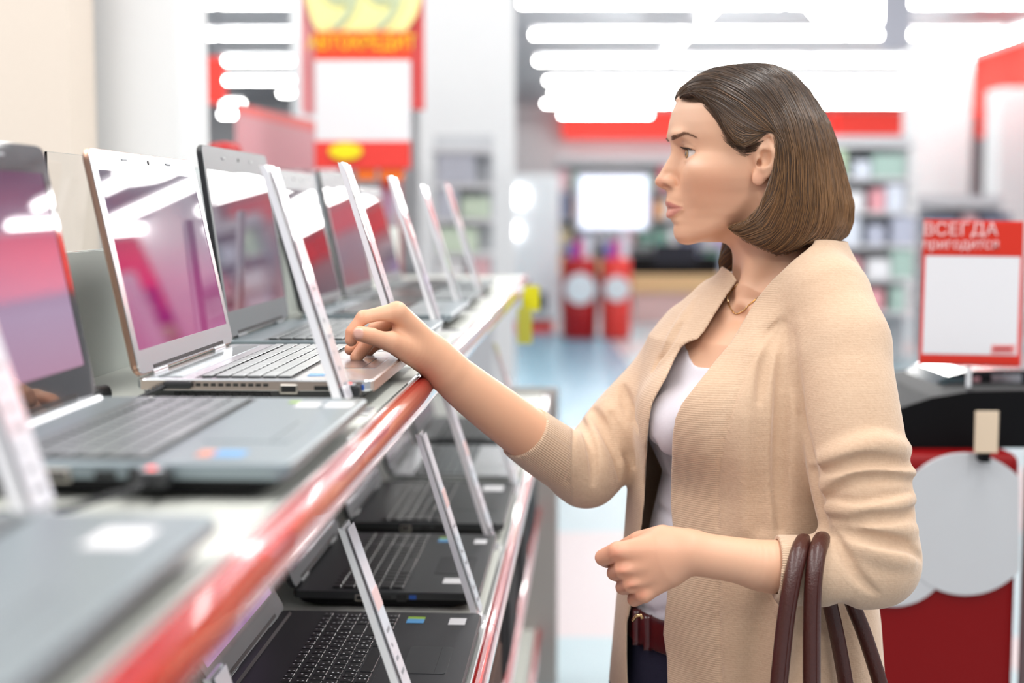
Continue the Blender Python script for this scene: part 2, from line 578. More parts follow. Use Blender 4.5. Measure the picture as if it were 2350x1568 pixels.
def rack(label, x0, x1, ytop, ybot, Y, nrow, ncol, glabel, group, seed, pale=0.0):
    rr = random.Random(seed)
    A, B = at(x0, ybot, Y), at(x1, ytop, Y)
    t = thing('display_rack', label, 'rack', (0, 0, 0))
    z0 = max(0.05, A[2])
    hgt = (B[2] - z0) / nrow
    link('back_panel', box_mesh('back_panel', A[0], B[0], Y + 0.42, Y + 0.45, 0, B[2] + 0.1), mat('rack_grey', (0.62, 0.64, 0.67), rough=0.6), t)
    for k in range(nrow + 1):
        link('shelf_board', box_mesh('shelf_board', A[0], B[0], Y, Y + 0.42, z0 + k * hgt - 0.03, z0 + k * hgt), mat('rack_white', (0.8, 0.8, 0.82), rough=0.5), t)
    for k in range(nrow):
        xx = A[0] + 0.04
        nb = 0
        while xx < B[0] - 0.12:
            w = rr.uniform(0.12, 0.34)
            w = min(w, B[0] - xx - 0.02)
            h = hgt * rr.uniform(0.5, 0.9)
            ci = rr.randrange(len(pal))
            c = pal[ci]
            nb += 1
            c = tuple(int(v + (245 - v) * pale) for v in c)
            o = link('product_box', box_mesh('product_box', xx, xx + w, Y + 0.03, Y + 0.3, z0 + k * hgt + 0.001, z0 + k * hgt + h, 0.008, 1), mat('carton_%d_%d_%d' % c, rgb(*c), rough=0.4))
            tag(o, glabel % (pal_name[ci], ords[nb - 1], ['bottom', 'second', 'third', 'fourth', 'top'][k]), 'box', group)
            xx += w + rr.uniform(0.01, 0.08)


rack('wall rack of colourful boxes behind the barrels and the woman\'s face', 1275, 1720, 372, 630, 25.0, 4, 10, '%s box, %s along the %s shelf behind the woman\'s face', 'boxes on the rack behind the face', 3, 0.25)
rack('pale rack of toys and boxes between the woman\'s hair and the white price sign', 1900, 2112, 330, 715, 14.0, 5, 6, '%s box, %s along the %s shelf behind the woman\'s shoulder', 'boxes on the rack behind the shoulder', 9, 0.55)
rack('low rack of dark goods behind the white price sign', 2125, 2330, 470, 690, 15.0, 3, 6, '%s box, %s along the %s shelf behind the white price sign', 'boxes behind the price sign', 12, 0.3)
rack('white rack of goods left of the kiosk behind the far laptops', 990, 1130, 340, 660, 8.5, 4, 5, '%s box, %s along the %s shelf behind the far laptops', 'boxes behind the far laptops', 21, 0.7)
o = px_box('dark_poster', 2246, 2304, 316, 676, 26, 0.05, mat('poster_dark', (0.10, 0.09, 0.11), rough=0.4))
tag(o, 'dark poster between the far columns at the right', 'poster')
c = at(2288, 380, 25.4)
o = link('green_balloon', lathe_mesh('green_balloon', [(0.001, -0.24), (0.12, -0.2), (0.22, -0.05), (0.22, 0.08), (0.12, 0.21), (0.001, 0.24)], 18), mat('balloon_green', rgb(130, 220, 90), rough=0.3), None, tuple(c), smooth=True)
tag(o, 'bright green balloon in front of the dark poster', 'balloon')
link('string', tube_mesh('string', [(0, 0, -0.23), (0, 0, -float(c[2]))], 0.004, 5), m_white, o)

# ------------------------------------------------------------------ price sign on a pole and the red bin with a white cloud
t = thing('price_sign', 'white price sign in a red frame on a thin pole above the red bin', 'sign', (0, 0, 0))
Y = 2.72


def pxpoly(name, pts, Y, thick, m, parent):
    q = [tuple(at(x, y, Y)[[0, 2]]) for x, y in pts]
    return link(name, prism_mesh(name, q, Y, Y + thick), m, parent)


pxpoly('backing', [(2110, 838), (2342, 842), (2350, 508), (2122, 504)], Y, 0.006, m_red, t)
pxpoly('paper', [(2117, 812), (2334, 816), (2342, 590), (2125, 587)], Y - 0.002, 0.0018, m_white, t)
m_redor = mat('sign_red_bright', rgb(216, 44, 20), rough=0.4)
pxpoly('header', [(2121, 584), (2346, 588), (2349, 512), (2124, 507)], Y - 0.002, 0.0018, m_redor, t)
pxpoly('footer', [(2110, 834), (2338, 838), (2339, 822), (2111, 818)], Y - 0.003, 0.0018, m_redor, t)
m_pinkw = mat('print_pink_white', rgb(250, 214, 214), rough=0.5)
c = at(2204, 528, Y - 0.004)
text('lettering', 'ВСЕГДА', 0.034, tuple(c), (PI / 2, 0, 0), m_pinkw, t, sx=1.05)
c = at(2204, 561, Y - 0.004)
text('lettering', 'пригодится', 0.028, tuple(c), (PI / 2, 0, 0), m_pinkw, t, sx=0.95)
pxpoly('logo_plate', [(2274, 812), (2328, 812), (2330, 792), (2276, 792)], Y - 0.003, 0.0008, mat('logo_pink', rgb(236, 150, 150), rough=0.5), t)
pxpoly('logo_bar', [(2280, 804), (2320, 804), (2321, 798), (2281, 798)], Y - 0.0036, 0.0005, m_redd, t)
pa, pb = at(2224, 842, Y + 0.004), at(2216, 1045, Y + 0.004)
link('pole', tube_mesh('pole', [tuple(pb - np.array([0, 0, 0.05])), tuple(pa)], 0.005, 10), mat('pole_grey', (0.55, 0.57, 0.6), rough=0.25), t, smooth=True)

t = thing('display_bin', 'dark red display bin with a white cloud shaped panel behind the woman\'s elbow', 'bin', (0, 0, 0))
zt = at(2200, 1042, 2.6)[2]
xl, xr = at(1960, 1200, 2.6)[0], at(2340, 1200, 2.6)[0]
me = box_mesh('tub', xl, xr, 2.6, 3.15, 0, zt, 0.02, 3)
m_bin = mat('bin_red', rgb(132, 0, 4), rough=0.45, spec=0.25)
link('tub', me, m_bin, t)


def circ(cx, cy, r, a0, a1, n=28):
    return [(cx + r * math.cos(math.radians(a0 + (a1 - a0) * i / n)), cy + r * math.sin(math.radians(a0 + (a1 - a0) * i / n))) for i in range(n + 1)]


m_cloud = mat('panel_cloud_white', rgb(206, 210, 214), rough=0.5)
for k_, (lobe, dep) in enumerate((([(min(x, 2338), y) for x, y in circ(2215, 1203, 163, 0, 354, 59)], 2.5915), (circ(2052, 1262, 130, 0, 352, 44), 2.5925))):
    q = [tuple(at(x, y, 2.594)[[0, 2]]) for x, y in lobe]
    link('cloud_panel', prism_mesh('cloud_panel', q, dep, 2.6), m_cloud, t)
px_box('side_post', 2340, 2372, 1080, 2300, 2.58, 0.05, m_greyp, 0.004, t)
# black shopping tray with a glossy hood on top of the bin
t = thing('black_tub', 'black tub with a rounded dark hood sitting on the red bin', 'tub', (0, 0, 0))
pxs = [(1985, 1046), (1990, 985), (2062, 938), (2140, 912), (2230, 898), (2350, 896), (2420, 900), (2420, 1046)]
q = [(v[0], max(v[2], zt + 0.001)) for v in (at(x, y, 2.66) for x, y in pxs)]
link('body', prism_mesh('body', q, 2.66, 3.05), m_black, t)
pxs = [(2138, 914), (2146, 884), (2176, 862), (2220, 852), (2290, 850), (2350, 850), (2420, 870), (2420, 905)]
q = [tuple(at(x, y, 2.8)[[0, 2]]) for x, y in pxs]
link('hood', prism_mesh('hood', q, 2.8, 3.02), mat('hood_gloss', (0.015, 0.02, 0.025), rough=0.08), t)
for i, (x0, x1, y0, y1, cc) in enumerate(((2160, 2215, 868, 898, (90, 130, 140)), (2232, 2250, 866, 890, (200, 170, 180)), (2275, 2345, 860, 900, (150, 156, 164)))):
    px_box('hood_window', x0, x1, y0, y1, 2.796, 0.004, mat('hood_pane_%d' % i, rgb(*cc), rough=0.15), 0.001, t)
t = thing('tag_card', 'small beige tag card standing on the rim of the red bin', 'card', (0, 0, 0))
px_box('card', 2236, 2293, 944, 1040, 2.56, 0.003, mat('card_beige', rgb(226, 206, 180), rough=0.6), 0.001, t)
px_box('clip', 2252, 2274, 1030, 1062, 2.563, 0.028, m_black, 0.001, t)
# ================================================================== the gondola with its shelves
m_shelf = add_grain(mat('shelf_white', rgb(224, 226, 218), rough=0.28), 30, 0.02)
m_back = mat('panel_grey_white', rgb(232, 238, 232), rough=0.45)
m_acryl = mat('acrylic_clear', (0.95, 0.97, 0.98), rough=0.02, trans=1.0, ior=1.15)
m_railred = mat('rail_red', rgb(190, 20, 18), rough=0.14, coat=1.0)
m_railwhite = mat('rail_white', rgb(240, 232, 236), rough=0.14, coat=1.0)
m_railclear = mat('rail_clear_edge', rgb(236, 238, 236), rough=0.12, coat=1.0)
m_upright = mat('upright_grey', rgb(176, 170, 166), rough=0.5)
GZ1, GZ2, GZ3, GZ4 = 1.30, 0.935, 0.57, 0.18
gond = thing('display_gondola', 'long white shelving unit with red price rails holding the open laptops', 'shelving', S(0, 0, 0), -BETA)


def gpart(name, x0, x1, y0, y1, z0, z1, m, bev=0.0):
    return link(name, box_mesh(name, x0, x1, y0, y1, z0, z1, bev), m, gond)


Y0, Y1 = -0.25, 4.40
gpart('back_panel', -0.63, -0.60, Y0, Y1, 0, 1.452, m_back)
gpart('base_plinth', -0.60, -0.20, Y0, Y1, 0, 0.10, m_upright)
gpart('end_panel', -0.63, -0.105, Y1, Y1 + 0.03, 0, 0.95, m_upright, 0.003)
fronts = {GZ1: -0.207, GZ2: -0.142, GZ3: -0.172, GZ4: -0.172}
for z, fx in fronts.items():
    gpart('shelf_board', -0.60, fx, Y0, Y1, z - 0.028, z, m_shelf, 0.002)
for yy in (Y0 + 0.01, 1.55, 3.0):
    gpart('acrylic_guard', -0.6045, -0.6015, yy, yy + 1.38, 1.4525, 1.566, m_acryl, 0.0008)


def rail_profile(fx, z, g=1.0):
    p = [(0.0005, 0.0025), (0.0025, 0.0028), (0.0035, 0.0005), (0.0050, 0.0022), (0.0085, 0.0012)]
    for i in range(0, 11):
        a = math.radians(72 - 152 * i / 10)
        p.append((0.0055 + 0.0105 * math.cos(a), -0.0165 + 0.0185 * math.sin(a)))
    p += [(0.003, -0.0365), (0.0005, -0.035)]
    return [(fx + a * g, z + b * g) for a, b in p]


def lip_profile(fx, z):
    return [(fx - 0.009, z + 0.0002), (fx - 0.006, z + 0.0022), (fx - 0.0012, z + 0.0040), (fx + 0.0003, z + 0.0036), (fx + 0.0004, z + 0.0002)]


segs = {GZ1: [(Y0, 1.165, m_railred), (1.168, 1.93, m_railred), (1.933, 3.15, m_railwhite), (3.153, Y1, m_railwhite)],
        GZ2: [(Y0, 0.75, m_railred), (0.753, 1.90, m_railred), (1.903, 3.1, m_railred), (3.103, Y1, m_railwhite)],
        GZ3: [(Y0, 1.2, m_railred), (1.203, 2.6, m_railred), (2.603, Y1, m_railred)],
        GZ4: [(Y0, 2.0, m_railred), (2.003, Y1, m_railred)]}
for z, lst in segs.items():
    for (ya, yb, m) in lst:
        r = link('price_rail', prism_mesh('price_rail', rail_profile(fronts[z], z), ya, yb), m, gond)
        link('clear_lip', prism_mesh('clear_lip', lip_profile(fronts[z], z), ya, yb), m_railclear, r)

# ------------------------------------------------------------------ leaning price cards
m_card = mat('card_paper', rgb(232, 230, 238), rough=0.35, coat=1.0)
m_cardedge = mat('card_clear_edge', (0.90, 0.90, 0.94), rough=0.25, coat=1.0)
m_print = mat('print_grey', (0.35, 0.35, 0.38), rough=0.5)
m_clear2 = mat('acrylic_card', (0.93, 0.93, 0.96), rough=0.12, trans=0.25, ior=1.45, coat=1.0)


def price_card(lx, ly, z, label, h=0.255, w=0.040, lean=17.5, fold=False, redhead=True):
    """clear leaning card holder: foot on the shelf, upright leaning away from the aisle, printed card inside"""
    t = thing('price_card', label, 'price card', S(lx, ly, z + 0.0005), -BETA, 'leaning clear price cards in front of the laptops')
    a = math.radians(lean)
    th = 0.0042
    # holder: an L bent from one strip
    ft = max(0.008, min(0.05, fronts[z] - lx - 0.011))
    prof = [(ft, 0.0), (ft, 0.003), (0.004, 0.003), (-h * math.sin(a) + th * math.cos(a), h * math.cos(a) + th * math.sin(a)), (-h * math.sin(a), h * math.cos(a)), (-0.004, 0.0)]
    link('holder', prism_mesh('holder', prof, 0, w), m_clear2, t)
    # the printed card on the aisle side of the upright
    def on(s, d):
        return (-s * math.sin(a) + d * math.cos(a) + 0.003, s * math.cos(a) + d * math.sin(a) + 0.001)
    prof = [on(0.012, th + 0.0003), on(0.012, th + 0.0013), on(h * 0.985, th + 0.0013), on(h * 0.985, th + 0.0003)]
    link('card', prism_mesh('card', prof, 0.003, w - 0.003), m_card, t)
    # bright front edge of the strip that faces the viewer
    prof = [(-0.004, 0.0005), (0.0045, 0.0005), (-h * math.sin(a) + 0.0063, h * math.cos(a) - 0.002), (-h * math.sin(a) - 0.001, h * math.cos(a) + 0.001)]
    link('edge_strip', prism_mesh('edge_strip', prof, -0.0025, 0.0), m_cardedge, t)
    if redhead:
        prof = [on(h * 0.60, th + 0.0014), on(h * 0.60, th + 0.002), on(h * 0.69, th + 0.002), on(h * 0.69, th + 0.0014)]
        link('red_band', prism_mesh('red_band', prof, 0.004, w - 0.004), mat('band_red', rgb(246, 214, 212), rough=0.4), t)
    for k in range(7):
        s0 = h * (0.10 + 0.065 * k)
        prof = [on(s0, th + 0.0014), on(s0, th + 0.0017), on(s0 + 0.004, th + 0.0017), on(s0 + 0.004, th + 0.0014)]
        link('print_line', prism_mesh('print_line', prof, 0.012, w - 0.012 - 0.006 * (k % 3)), m_print, t)
    return t


price_card(-0.2445, 1.372, GZ1, 'clear price card leaning between the grey laptop and the silver laptop')
price_card(-0.350, 0.850, GZ1, 'blurred clear price card leaning at the left edge in front of the grey laptop', 0.21)
price_card(-0.248, 1.850, GZ1, 'tall bright price card leaning behind the reaching hand', 0.275)
price_card(-0.256, 2.335, GZ1, 'price card leaning on the shelf just behind the reaching hand, beside the white rail', 0.268)
price_card(-0.257, 3.25, GZ1, 'farthest price card leaning on the upper shelf near the rail end', 0.275)
price_card(-0.262, 2.80, GZ1, 'faint clear price card leaning among the farthest laptops', 0.26, redhead=False)
price_card(-0.155, 1.90, GZ2, 'long white price card leaning in front of the second lower laptop', 0.275)
price_card(-0.185, 1.46, GZ2, 'clear rounded price card leaning over the nearest lower laptop', 0.245, lean=19, w=0.04)
price_card(-0.166, 2.33, GZ2, 'white price card leaning in front of the third lower laptop', 0.27)
price_card(-0.340, 1.33, GZ2, 'blurred price card at the bottom edge in front of the lower screen', 0.115, w=0.05)
price_card(-0.150, 2.805, GZ2, 'pale price card leaning on the lower shelf under the woman\'s forearm', 0.25)
price_card(-0.150, 3.265, GZ2, 'faint farthest price card on the lower shelf below the yellow tag', 0.27)
# yellow tag hanging at the far rail end
t = thing('yellow_tag', 'bright yellow price tag hanging at the far end of the upper rail', 'tag', S(-0.185, 3.75, GZ1), -BETA)
link('flag', box_mesh('flag', 0.0, 0.046, 0, 0.0012, -0.062, 0.004, 0.0004), mat('tag_yellow', rgb(228, 222, 20), rough=0.4), t)
link('strip', box_mesh('strip', -0.012, 0.026, -0.0012, -0.0002, -0.15, -0.055, 0.0004), mat('tag_yellow_pale', rgb(228, 226, 90), rough=0.4), t)
link('clip', box_mesh('clip', -0.012, 0.004, -0.004, 0.006, -0.014, 0.004, 0.001), m_white, t)
# black carry cases on the third and the bottom shelf
for i, (ly, z, h, c, lab) in enumerate(((2.16, GZ3, 0.29, (0.10, 0.05, 0.035), 'brown laptop case on the third shelf, the nearest one'), (2.66, GZ3, 0.30, (0.010, 0.010, 0.012), 'black laptop case on the third shelf next to the brown one'), (3.16, GZ3, 0.31, (0.008, 0.008, 0.010), 'black laptop case on the third shelf, second from the far end'), (3.68, GZ3, 0.27, (0.03, 0.04, 0.045), 'dark grey laptop case on the third shelf at the far end'), (3.0, GZ4, 0.26, (0.02, 0.02, 0.022), 'black laptop case standing alone on the bottom shelf'))):
    t = thing('laptop_case', lab, 'bag', S(-0.216, ly, z + 0.001), -BETA, 'laptop cases on the low shelves')
    m = mat('case_cloth_%d' % i, c, rough=0.8)
    bm = bmesh.new()
    bm_stack(bm, [(rrect(0.06, 0.34, 0.028, 4), 0), (rrect(0.07, 0.40, 0.033, 4), 0.02), (rrect(0.13, 0.40, 0.05, 4), 0.10), (rrect(0.13, 0.40, 0.05, 4), h - 0.05), (rrect(0.06, 0.36, 0.028, 4), h)])
    link('body', bm_mesh(bm, 'body'), m, t)
    link('handle', tube_mesh('handle', [(0, -0.06, h - 0.005), (0, -0.05, h + 0.03), (0, 0.05, h + 0.03), (0, 0.06, h - 0.005)], 0.008, 8), m, t)
    link('pocket', box_mesh('pocket', 0.06, 0.069, -0.14, 0.14, 0.11, h * 0.75, 0.003), m, t)
# ================================================================== laptops
KEYM = {}


def key_mesh(dx, dy, top, side, h=0.0022, r=0.0016):
    """keycap: light top, dark flanks; shared between alike keys"""
    k = (round(dx, 4), round(dy, 4), top.name)
    if k not in KEYM:
        bm = bmesh.new()
        bm_stack(bm, [(rrect(dx, dy, r, 2), 0), (rrect(dx, dy, r, 2), h * 0.72), (rrect(dx - 0.0012, dy - 0.0012, r * 0.8, 2), h)])
        for f in bm.faces:
            f.material_index = 0 if f.calc_center_median().z > h * 0.8 else 1
        me = bm_mesh(bm, 'key')
        me.materials.append(top)
        me.materials.append(side)
        KEYM[k] = me
    return KEYM[k]


def screen_mat(name, stops, rough=0.022, estr=0.6, axis=2, noise=0.0):
    """glossy panel showing a plain wallpaper gradient; stops [(pos, (r,g,b))]"""
    m = mat(name, (0.010, 0.008, 0.012), rough=rough, spec=0.5, ior=1.55)
    tc = N(m, 'ShaderNodeTexCoord')
    sp = N(m, 'ShaderNodeSeparateXYZ')
    L(m, tc.outputs['Generated'], sp.inputs[0])
    cr = N(m, 'ShaderNodeValToRGB')
    el = cr.color_ramp.elements
    while len(el) < len(stops):
        el.new(0.5)
    for e, (p, c) in zip(el, stops):
        e.position = p
        e.color = (*c, 1)
    src = sp.outputs[axis]
    if noise:
        nz = N(m, 'ShaderNodeTexNoise', Scale=2.2, Detail=2.0)
        L(m, tc.outputs['Generated'], nz.inputs['Vector'])
        mm = N(m, 'ShaderNodeMath', operation='MULTIPLY_ADD')
        mm.inputs[1].default_value = noise
        L(m, nz.outputs['Fac'], mm.inputs[0])
        L(m, src, mm.inputs[2])
        ms = N(m, 'ShaderNodeMath', operation='SUBTRACT')
        ms.inputs[1].default_value = noise * 0.5
        L(m, mm.outputs[0], ms.inputs[0])
        src = ms.outputs[0]
    L(m, src, cr.inputs[0])
    b = bsdf(m)
    L(m, cr.outputs[0], b.inputs['Emission Color'])
    b.inputs['Emission Strength'].default_value = estr
    return m


m_keyside = mat('key_flank', (0.012, 0.014, 0.015), rough=0.5)
m_inkkey = mat('key_legend', (0.75, 0.76, 0.78), rough=0.5)
m_port = mat('port_dark', (0.006, 0.006, 0.007), rough=0.5)
m_portblue = mat('port_blue', (0.02, 0.10, 0.45), rough=0.4)
m_portmetal = mat('port_metal', (0.45, 0.42, 0.38), rough=0.3, metal=1.0)
m_rubber = mat('cable_rubber', (0.015, 0.016, 0.018), rough=0.45)
m_chrome = mat('chrome', (0.85, 0.86, 0.88), rough=0.12, metal=1.0)
m_alarm = mat('sensor_lamp_red', (0.6, 0.02, 0.02), emit=(1, 0.12, 0.10), estr=1.2)
m_sensor = mat('sensor_clear', (0.55, 0.57, 0.6), rough=0.1, coat=1.0)


def laptop(name_label, lx, ly, z, W, D, T, lid_len, lean, cm, keys='objects', key_col=None, legends=False, ports=True, numpad=True,
           frame_col=None, screen=None, kb=None, pad=None, stickers=(), palm=None, speaker=False, vents=0, side_col=None, bottom_col=None,
           lidback=None, hole=None, chin=0.022, topb=0.026, sideb=0.016, wedge=0.0, group='open laptops on the shelves', lid_round=0.012, bar=None):
    """open laptop; origin at the hinge line on the shelf, +x towards the user, +y away from the viewer, the near end at y = 0"""
    t = thing('laptop', name_label, 'laptop', S(lx, ly, z + 0.0004), -BETA, group)
    # ---- base: dark tapered bottom and a top deck
    bm = bmesh.new()
    c = (D / 2, W / 2)
    foot = 0.006
    bm_stack(bm, [(rrect(D - 0.050, W - 0.030, 0.02, 5, D / 2 - 0.004, W / 2), 0.0015), (rrect(D - 0.022, W - 0.010, 0.018, 5, D / 2 - 0.002, W / 2), T * 0.30), (rrect(D - 0.006, W - 0.004, 0.012, 5, *c), T * 0.60)])
    link('bottom_case', bm_mesh(bm, 'bottom_case'), bottom_col or m_black, t)
    bm = bmesh.new()
    bm_stack(bm, [(rrect(D - 0.004, W - 0.002, 0.010, 5, *c), T * 0.58), (rrect(D, W, 0.011, 5, *c), T * 0.66), (rrect(D, W, 0.011, 5, *c), T - 0.0012), (rrect(D - 0.0024, W - 0.0024, 0.010, 5, *c), T)])
    deck = link('deck', bm_mesh(bm, 'deck'), cm, t)
    if side_col is not None:
        bm = bmesh.new()
        bm_box(bm, 0.006, D - 0.010, -0.0006, 0.001, T * 0.60, T - 0.0016)
        link('side_trim', bm_mesh(bm, 'side_trim'), side_col, t)
        bm = bmesh.new()
        bm_box(bm, D - 0.001, D + 0.0006, 0.010, W - 0.010, T * 0.55, T - 0.0016)
        link('front_trim', bm_mesh(bm, 'front_trim'), side_col, t)
    for fx in (0.03, D - 0.04):
        for fy in (0.04, W - 0.04):
            link('foot', lathe_mesh('foot', [(0.006, 0), (0.006, 0.0018)], 10), m_black, t, (fx, fy, 0))
    # ---- deck details
    kb = kb or (0.052, 0.158)            # keyboard from/to along x
    pad = pad or (0.170, D - 0.014)
    k0, k1 = kb
    ya, yb = 0.016, W - 0.016
    if not numpad:
        ya, yb = 0.038, W - 0.038
    bm = bmesh.new()
    bm_box(bm, k0 - 0.003, k1 + 0.003, ya - 0.003, yb + 0.003, T - 0.0002, T + 0.0003)
    link('keyboard_tray', bm_mesh(bm, 'keyboard_tray'), hole or m_black, t)
    rowh = (k1 - k0) / 6
    ncol = 18 if numpad else 14.5
    cu = (yb - ya) / ncol
    kc = key_col or m_black
    rws = [
        [1] * int(ncol) if numpad else [1] * 14,
        [1] * 13 + [1.9] + [1] * 3,
        [1.5] + [1] * 12 + [1.4] + [1] * 3,
        [1.75] + [1] * 11 + [2.1] + [1] * 3,
        [2.25] + [1] * 10 + [2.6] + [1] * 3,
        [1.2, 1, 1, 1.1, 5.4, 1.1, 1, 1.1, 1, 1, 1] + [1, 1],
    ]
    merged = bmesh.new() if keys == 'merged' else None
    for r, row in enumerate(rws):
        if not numpad:
            row = row[:-3] if 0 < r < 5 else row[:14] if r == 0 else row[:-2]
        tot = sum(row)
        y = yb
        y = ya
        f = (yb - ya) / tot
        # the near end (y = 0) is the user's left-hand side
        for wd in row:
            dy = wd * f - 0.0026
            dx = (rowh if r else rowh * 0.8) - 0.0026
            cxx = k0 + rowh * (r + 0.5)
            cyy = y + wd * f / 2
            if merged is None:
                link('key', key_mesh(dx, dy, kc, m_keyside), None, t, (cxx, cyy, T + 0.0002))
            else:
                bm_stack(merged, [(rrect(dx, dy, 0.0015, 1, cxx, cyy), T), (rrect(dx - 0.001, dy - 0.001, 0.0012, 1, cxx, cyy), T + 0.002)])
            y += wd * f
    if merged is not None:
        o = link('keyboard_keys', bm_mesh(merged, 'keyboard_keys'), kc, t)
        o['kind'] = 'stuff'
    if legends:
        rr = random.Random(4)
        bm = bmesh.new()
        for r, row in enumerate(rws):
            tot = sum(row)
            y = ya
            f = (yb - ya) / tot
            for wd in row:
                cxx = k0 + rowh * (r + 0.5)
                cyy = y + wd * f / 2
                if wd < 2:
                    for q in range(2):
                        px_, py_ = cxx + (q - 0.5) * 0.006, cyy + (q - 0.5) * 0.006 * rr.choice((1, -1))
                        bm_box(bm, px_ - 0.0011, px_ + 0.0011, py_ - 0.0008, py_ + 0.0008, T + 0.00235, T + 0.00248)
                y += wd * f
        o = link('key_legends', bm_mesh(bm, 'key_legends'), m_inkkey, t)
        o['kind'] = 'stuff'
    # touchpad, slightly left of the middle
    pcy = W / 2 - (0.028 if numpad else 0.0)
    p0, p1 = pad
    bm = bmesh.new()
    bm_stack(bm, [(rrect(p1 - p0 - 0.012, 0.104, 0.005, 4, (p0 + p1) / 2, pcy), T), (rrect(p1 - p0 - 0.012, 0.104, 0.005, 4, (p0 + p1) / 2, pcy), T + 0.0004)])
    tp = link('touchpad', bm_mesh(bm, 'touchpad'), palm or cm, t)
    bm = bmesh.new()
    bm_box(bm, p1 - 0.020, p1 - 0.0194, pcy - 0.050, pcy + 0.050, T + 0.0004, T + 0.0006)
    link('button_seam', bm_mesh(bm, 'button_seam'), m_port, tp)
    if speaker:
        bm = bmesh.new()
        bm_box(bm, 0.018, 0.044, 0.02, W - 0.02, T, T + 0.0006)
        link('speaker_strip', bm_mesh(bm, 'speaker_strip'), speaker, t)
    if bar:
        bm = bmesh.new()
        bm_stack(bm, [(rrect(0.016, W - 0.03, 0.003, 3, 0.009, W / 2), T), (rrect(0.012, W - 0.034, 0.003, 3, 0.009, W / 2), T + 0.004)])
        link('hinge_bar', bm_mesh(bm, 'hinge_bar'), bar, t)
    for (sx0, sx1, sy0, sy1, sm) in stickers:
        link('sticker', box_mesh('sticker', sx0, sx1, sy0, sy1, T + 0.0001, T + 0.0005), sm, t)
    # ---- left side: vents and ports
    if vents:
        for i in range(vents):
            vx = 0.040 + i * 0.0078
            link('vent_slot', box_mesh('vent_slot', vx, vx + 0.0056, -0.0010, 0.001, T * 0.74, T * 0.86, 0.0004, 1), m_port, t)
            link('vent_grille', box_mesh('vent_grille', vx, vx + 0.0056, 0.0012, 0.004, T * 0.16, T * 0.50), m_port, t)
    if ports:
        px0 = 0.150 if vents else 0.09
        v = link('vga_port', box_mesh('vga_port', px0, px0 + 0.020, -0.0014, 0.002, T * 0.46, T * 0.86, 0.002, 2), m_portmetal, t)
        link('socket', box_mesh('socket', px0 + 0.002, px0 + 0.018, -0.0018, 0.0, T * 0.52, T * 0.80, 0.001, 1), m_port, v)
        link('hdmi_port', box_mesh('hdmi_port', px0 + 0.036, px0 + 0.052, -0.0012, 0.001, T * 0.60, T * 0.80, 0.001, 1), m_port, t)
        link('network_port', box_mesh('network_port', px0 + 0.060, px0 + 0.074, -0.0012, 0.001, T * 0.48, T * 0.88, 0.0006, 1), m_port, t)
        link('usb_port', box_mesh('usb_port', px0 + 0.078, px0 + 0.088, -0.0012, 0.001, T * 0.62, T * 0.84, 0.0004, 1), m_portblue, t)
    # ---- lid
    lidm = lidback or cm
    fr = frame_col or cm
    a = math.radians(lean)
    lid = link('lid', None or _lid_mesh(W, lid_len, 0.0068, lid_round), lidm, t, (0.004, 0, T + 0.002), (0, -a, 0))
    bz = link('bezel', _bezel_mesh(W, lid_len, chin, topb, sideb), fr, lid)
    sw = link('screen', box_mesh('screen', 0.0001, 0.0009, sideb - 0.0015, W - sideb + 0.0015, chin - 0.0015, lid_len - topb + 0.0015), screen, lid)
    link('webcam', lathe_mesh('webcam', [(0.0001, 0), (0.0026, 0), (0.0026, 0.0006), (0.0001, 0.0006)], 12), m_port, lid, (0.0016, W / 2, lid_len - topb * 0.45), (0, PI / 2, 0))
    for yy in (W * 0.28, W * 0.70):
        link('rubber_bump', box_mesh('rubber_bump', 0.0012, 0.0024, yy - 0.009, yy + 0.009, lid_len - topb * 0.5, lid_len - topb * 0.5 + 0.003, 0.0006, 1), m_greyp, lid)
    link('hinge_gap', box_mesh('hinge_gap', 0.0013, 0.0018, 0.05, W - 0.05, 0.0035, 0.0075), m_port, lid)
    for yy in (0.045, W - 0.095):
        link('hinge', tube_mesh('hinge', [(0.003, yy, T + 0.0015), (0.003, yy + 0.05, T + 0.0015)], 0.0036, 12), m_greyp if frame_col is None else fr, t)
    return t, lid


def _lid_mesh(W, H, th, r):
    bm = bmesh.new()
    bm_stack(bm, [([(x, y) for x, y in rrect(H - 0.004, W - 0.004, r, 6, H / 2, W / 2)], -th), ([(x, y) for x, y in rrect(H, W, r, 6, H / 2, W / 2)], -th * 0.6), ([(x, y) for x, y in rrect(H, W, r, 6, H / 2, W / 2)], -0.0006), ([(x, y) for x, y in rrect(H - 0.0012, W - 0.0012, r, 6, H / 2, W / 2)], 0.0)])
    # stand it up: (x,y,z) -> x=z, z=x
    for v in bm.verts:
        v.co = Vector((v.co.z, v.co.y, v.co.x))
    bmesh.ops.recalc_face_normals(bm, faces=bm.faces[:])
    return bm_mesh(bm, 'lid')


def _bezel_mesh(W, H, chin, top, side):
    bm = bmesh.new()
    out = [(y, z) for y, z in rrect(W - 0.003, H - 0.003, 0.010, 6, W / 2, H / 2)]
    inn = [(y, z) for y, z in rrect(W - 2 * side, H - chin - top, 0.002, 6, W / 2, chin + (H - chin - top) / 2)]
    A = [bm.verts.new((0.0003, y, z)) for y, z in out]
    B = [bm.verts.new((0.0014, y, z)) for y, z in out]
    C = [bm.verts.new((0.0014, y, z)) for y, z in inn]
    Dv = [bm.verts.new((0.0003, y, z)) for y, z in inn]
    n = len(A)
    for P, Q in ((A, B), (B, C), (C, Dv), (Dv, A)):
        for i in range(n):
            bm.faces.new((P[i], P[(i + 1) % n], Q[(i + 1) % n], Q[i]))
    bmesh.ops.recalc_face_normals(bm, faces=bm.faces[:])
    return bm_mesh(bm, 'bezel')


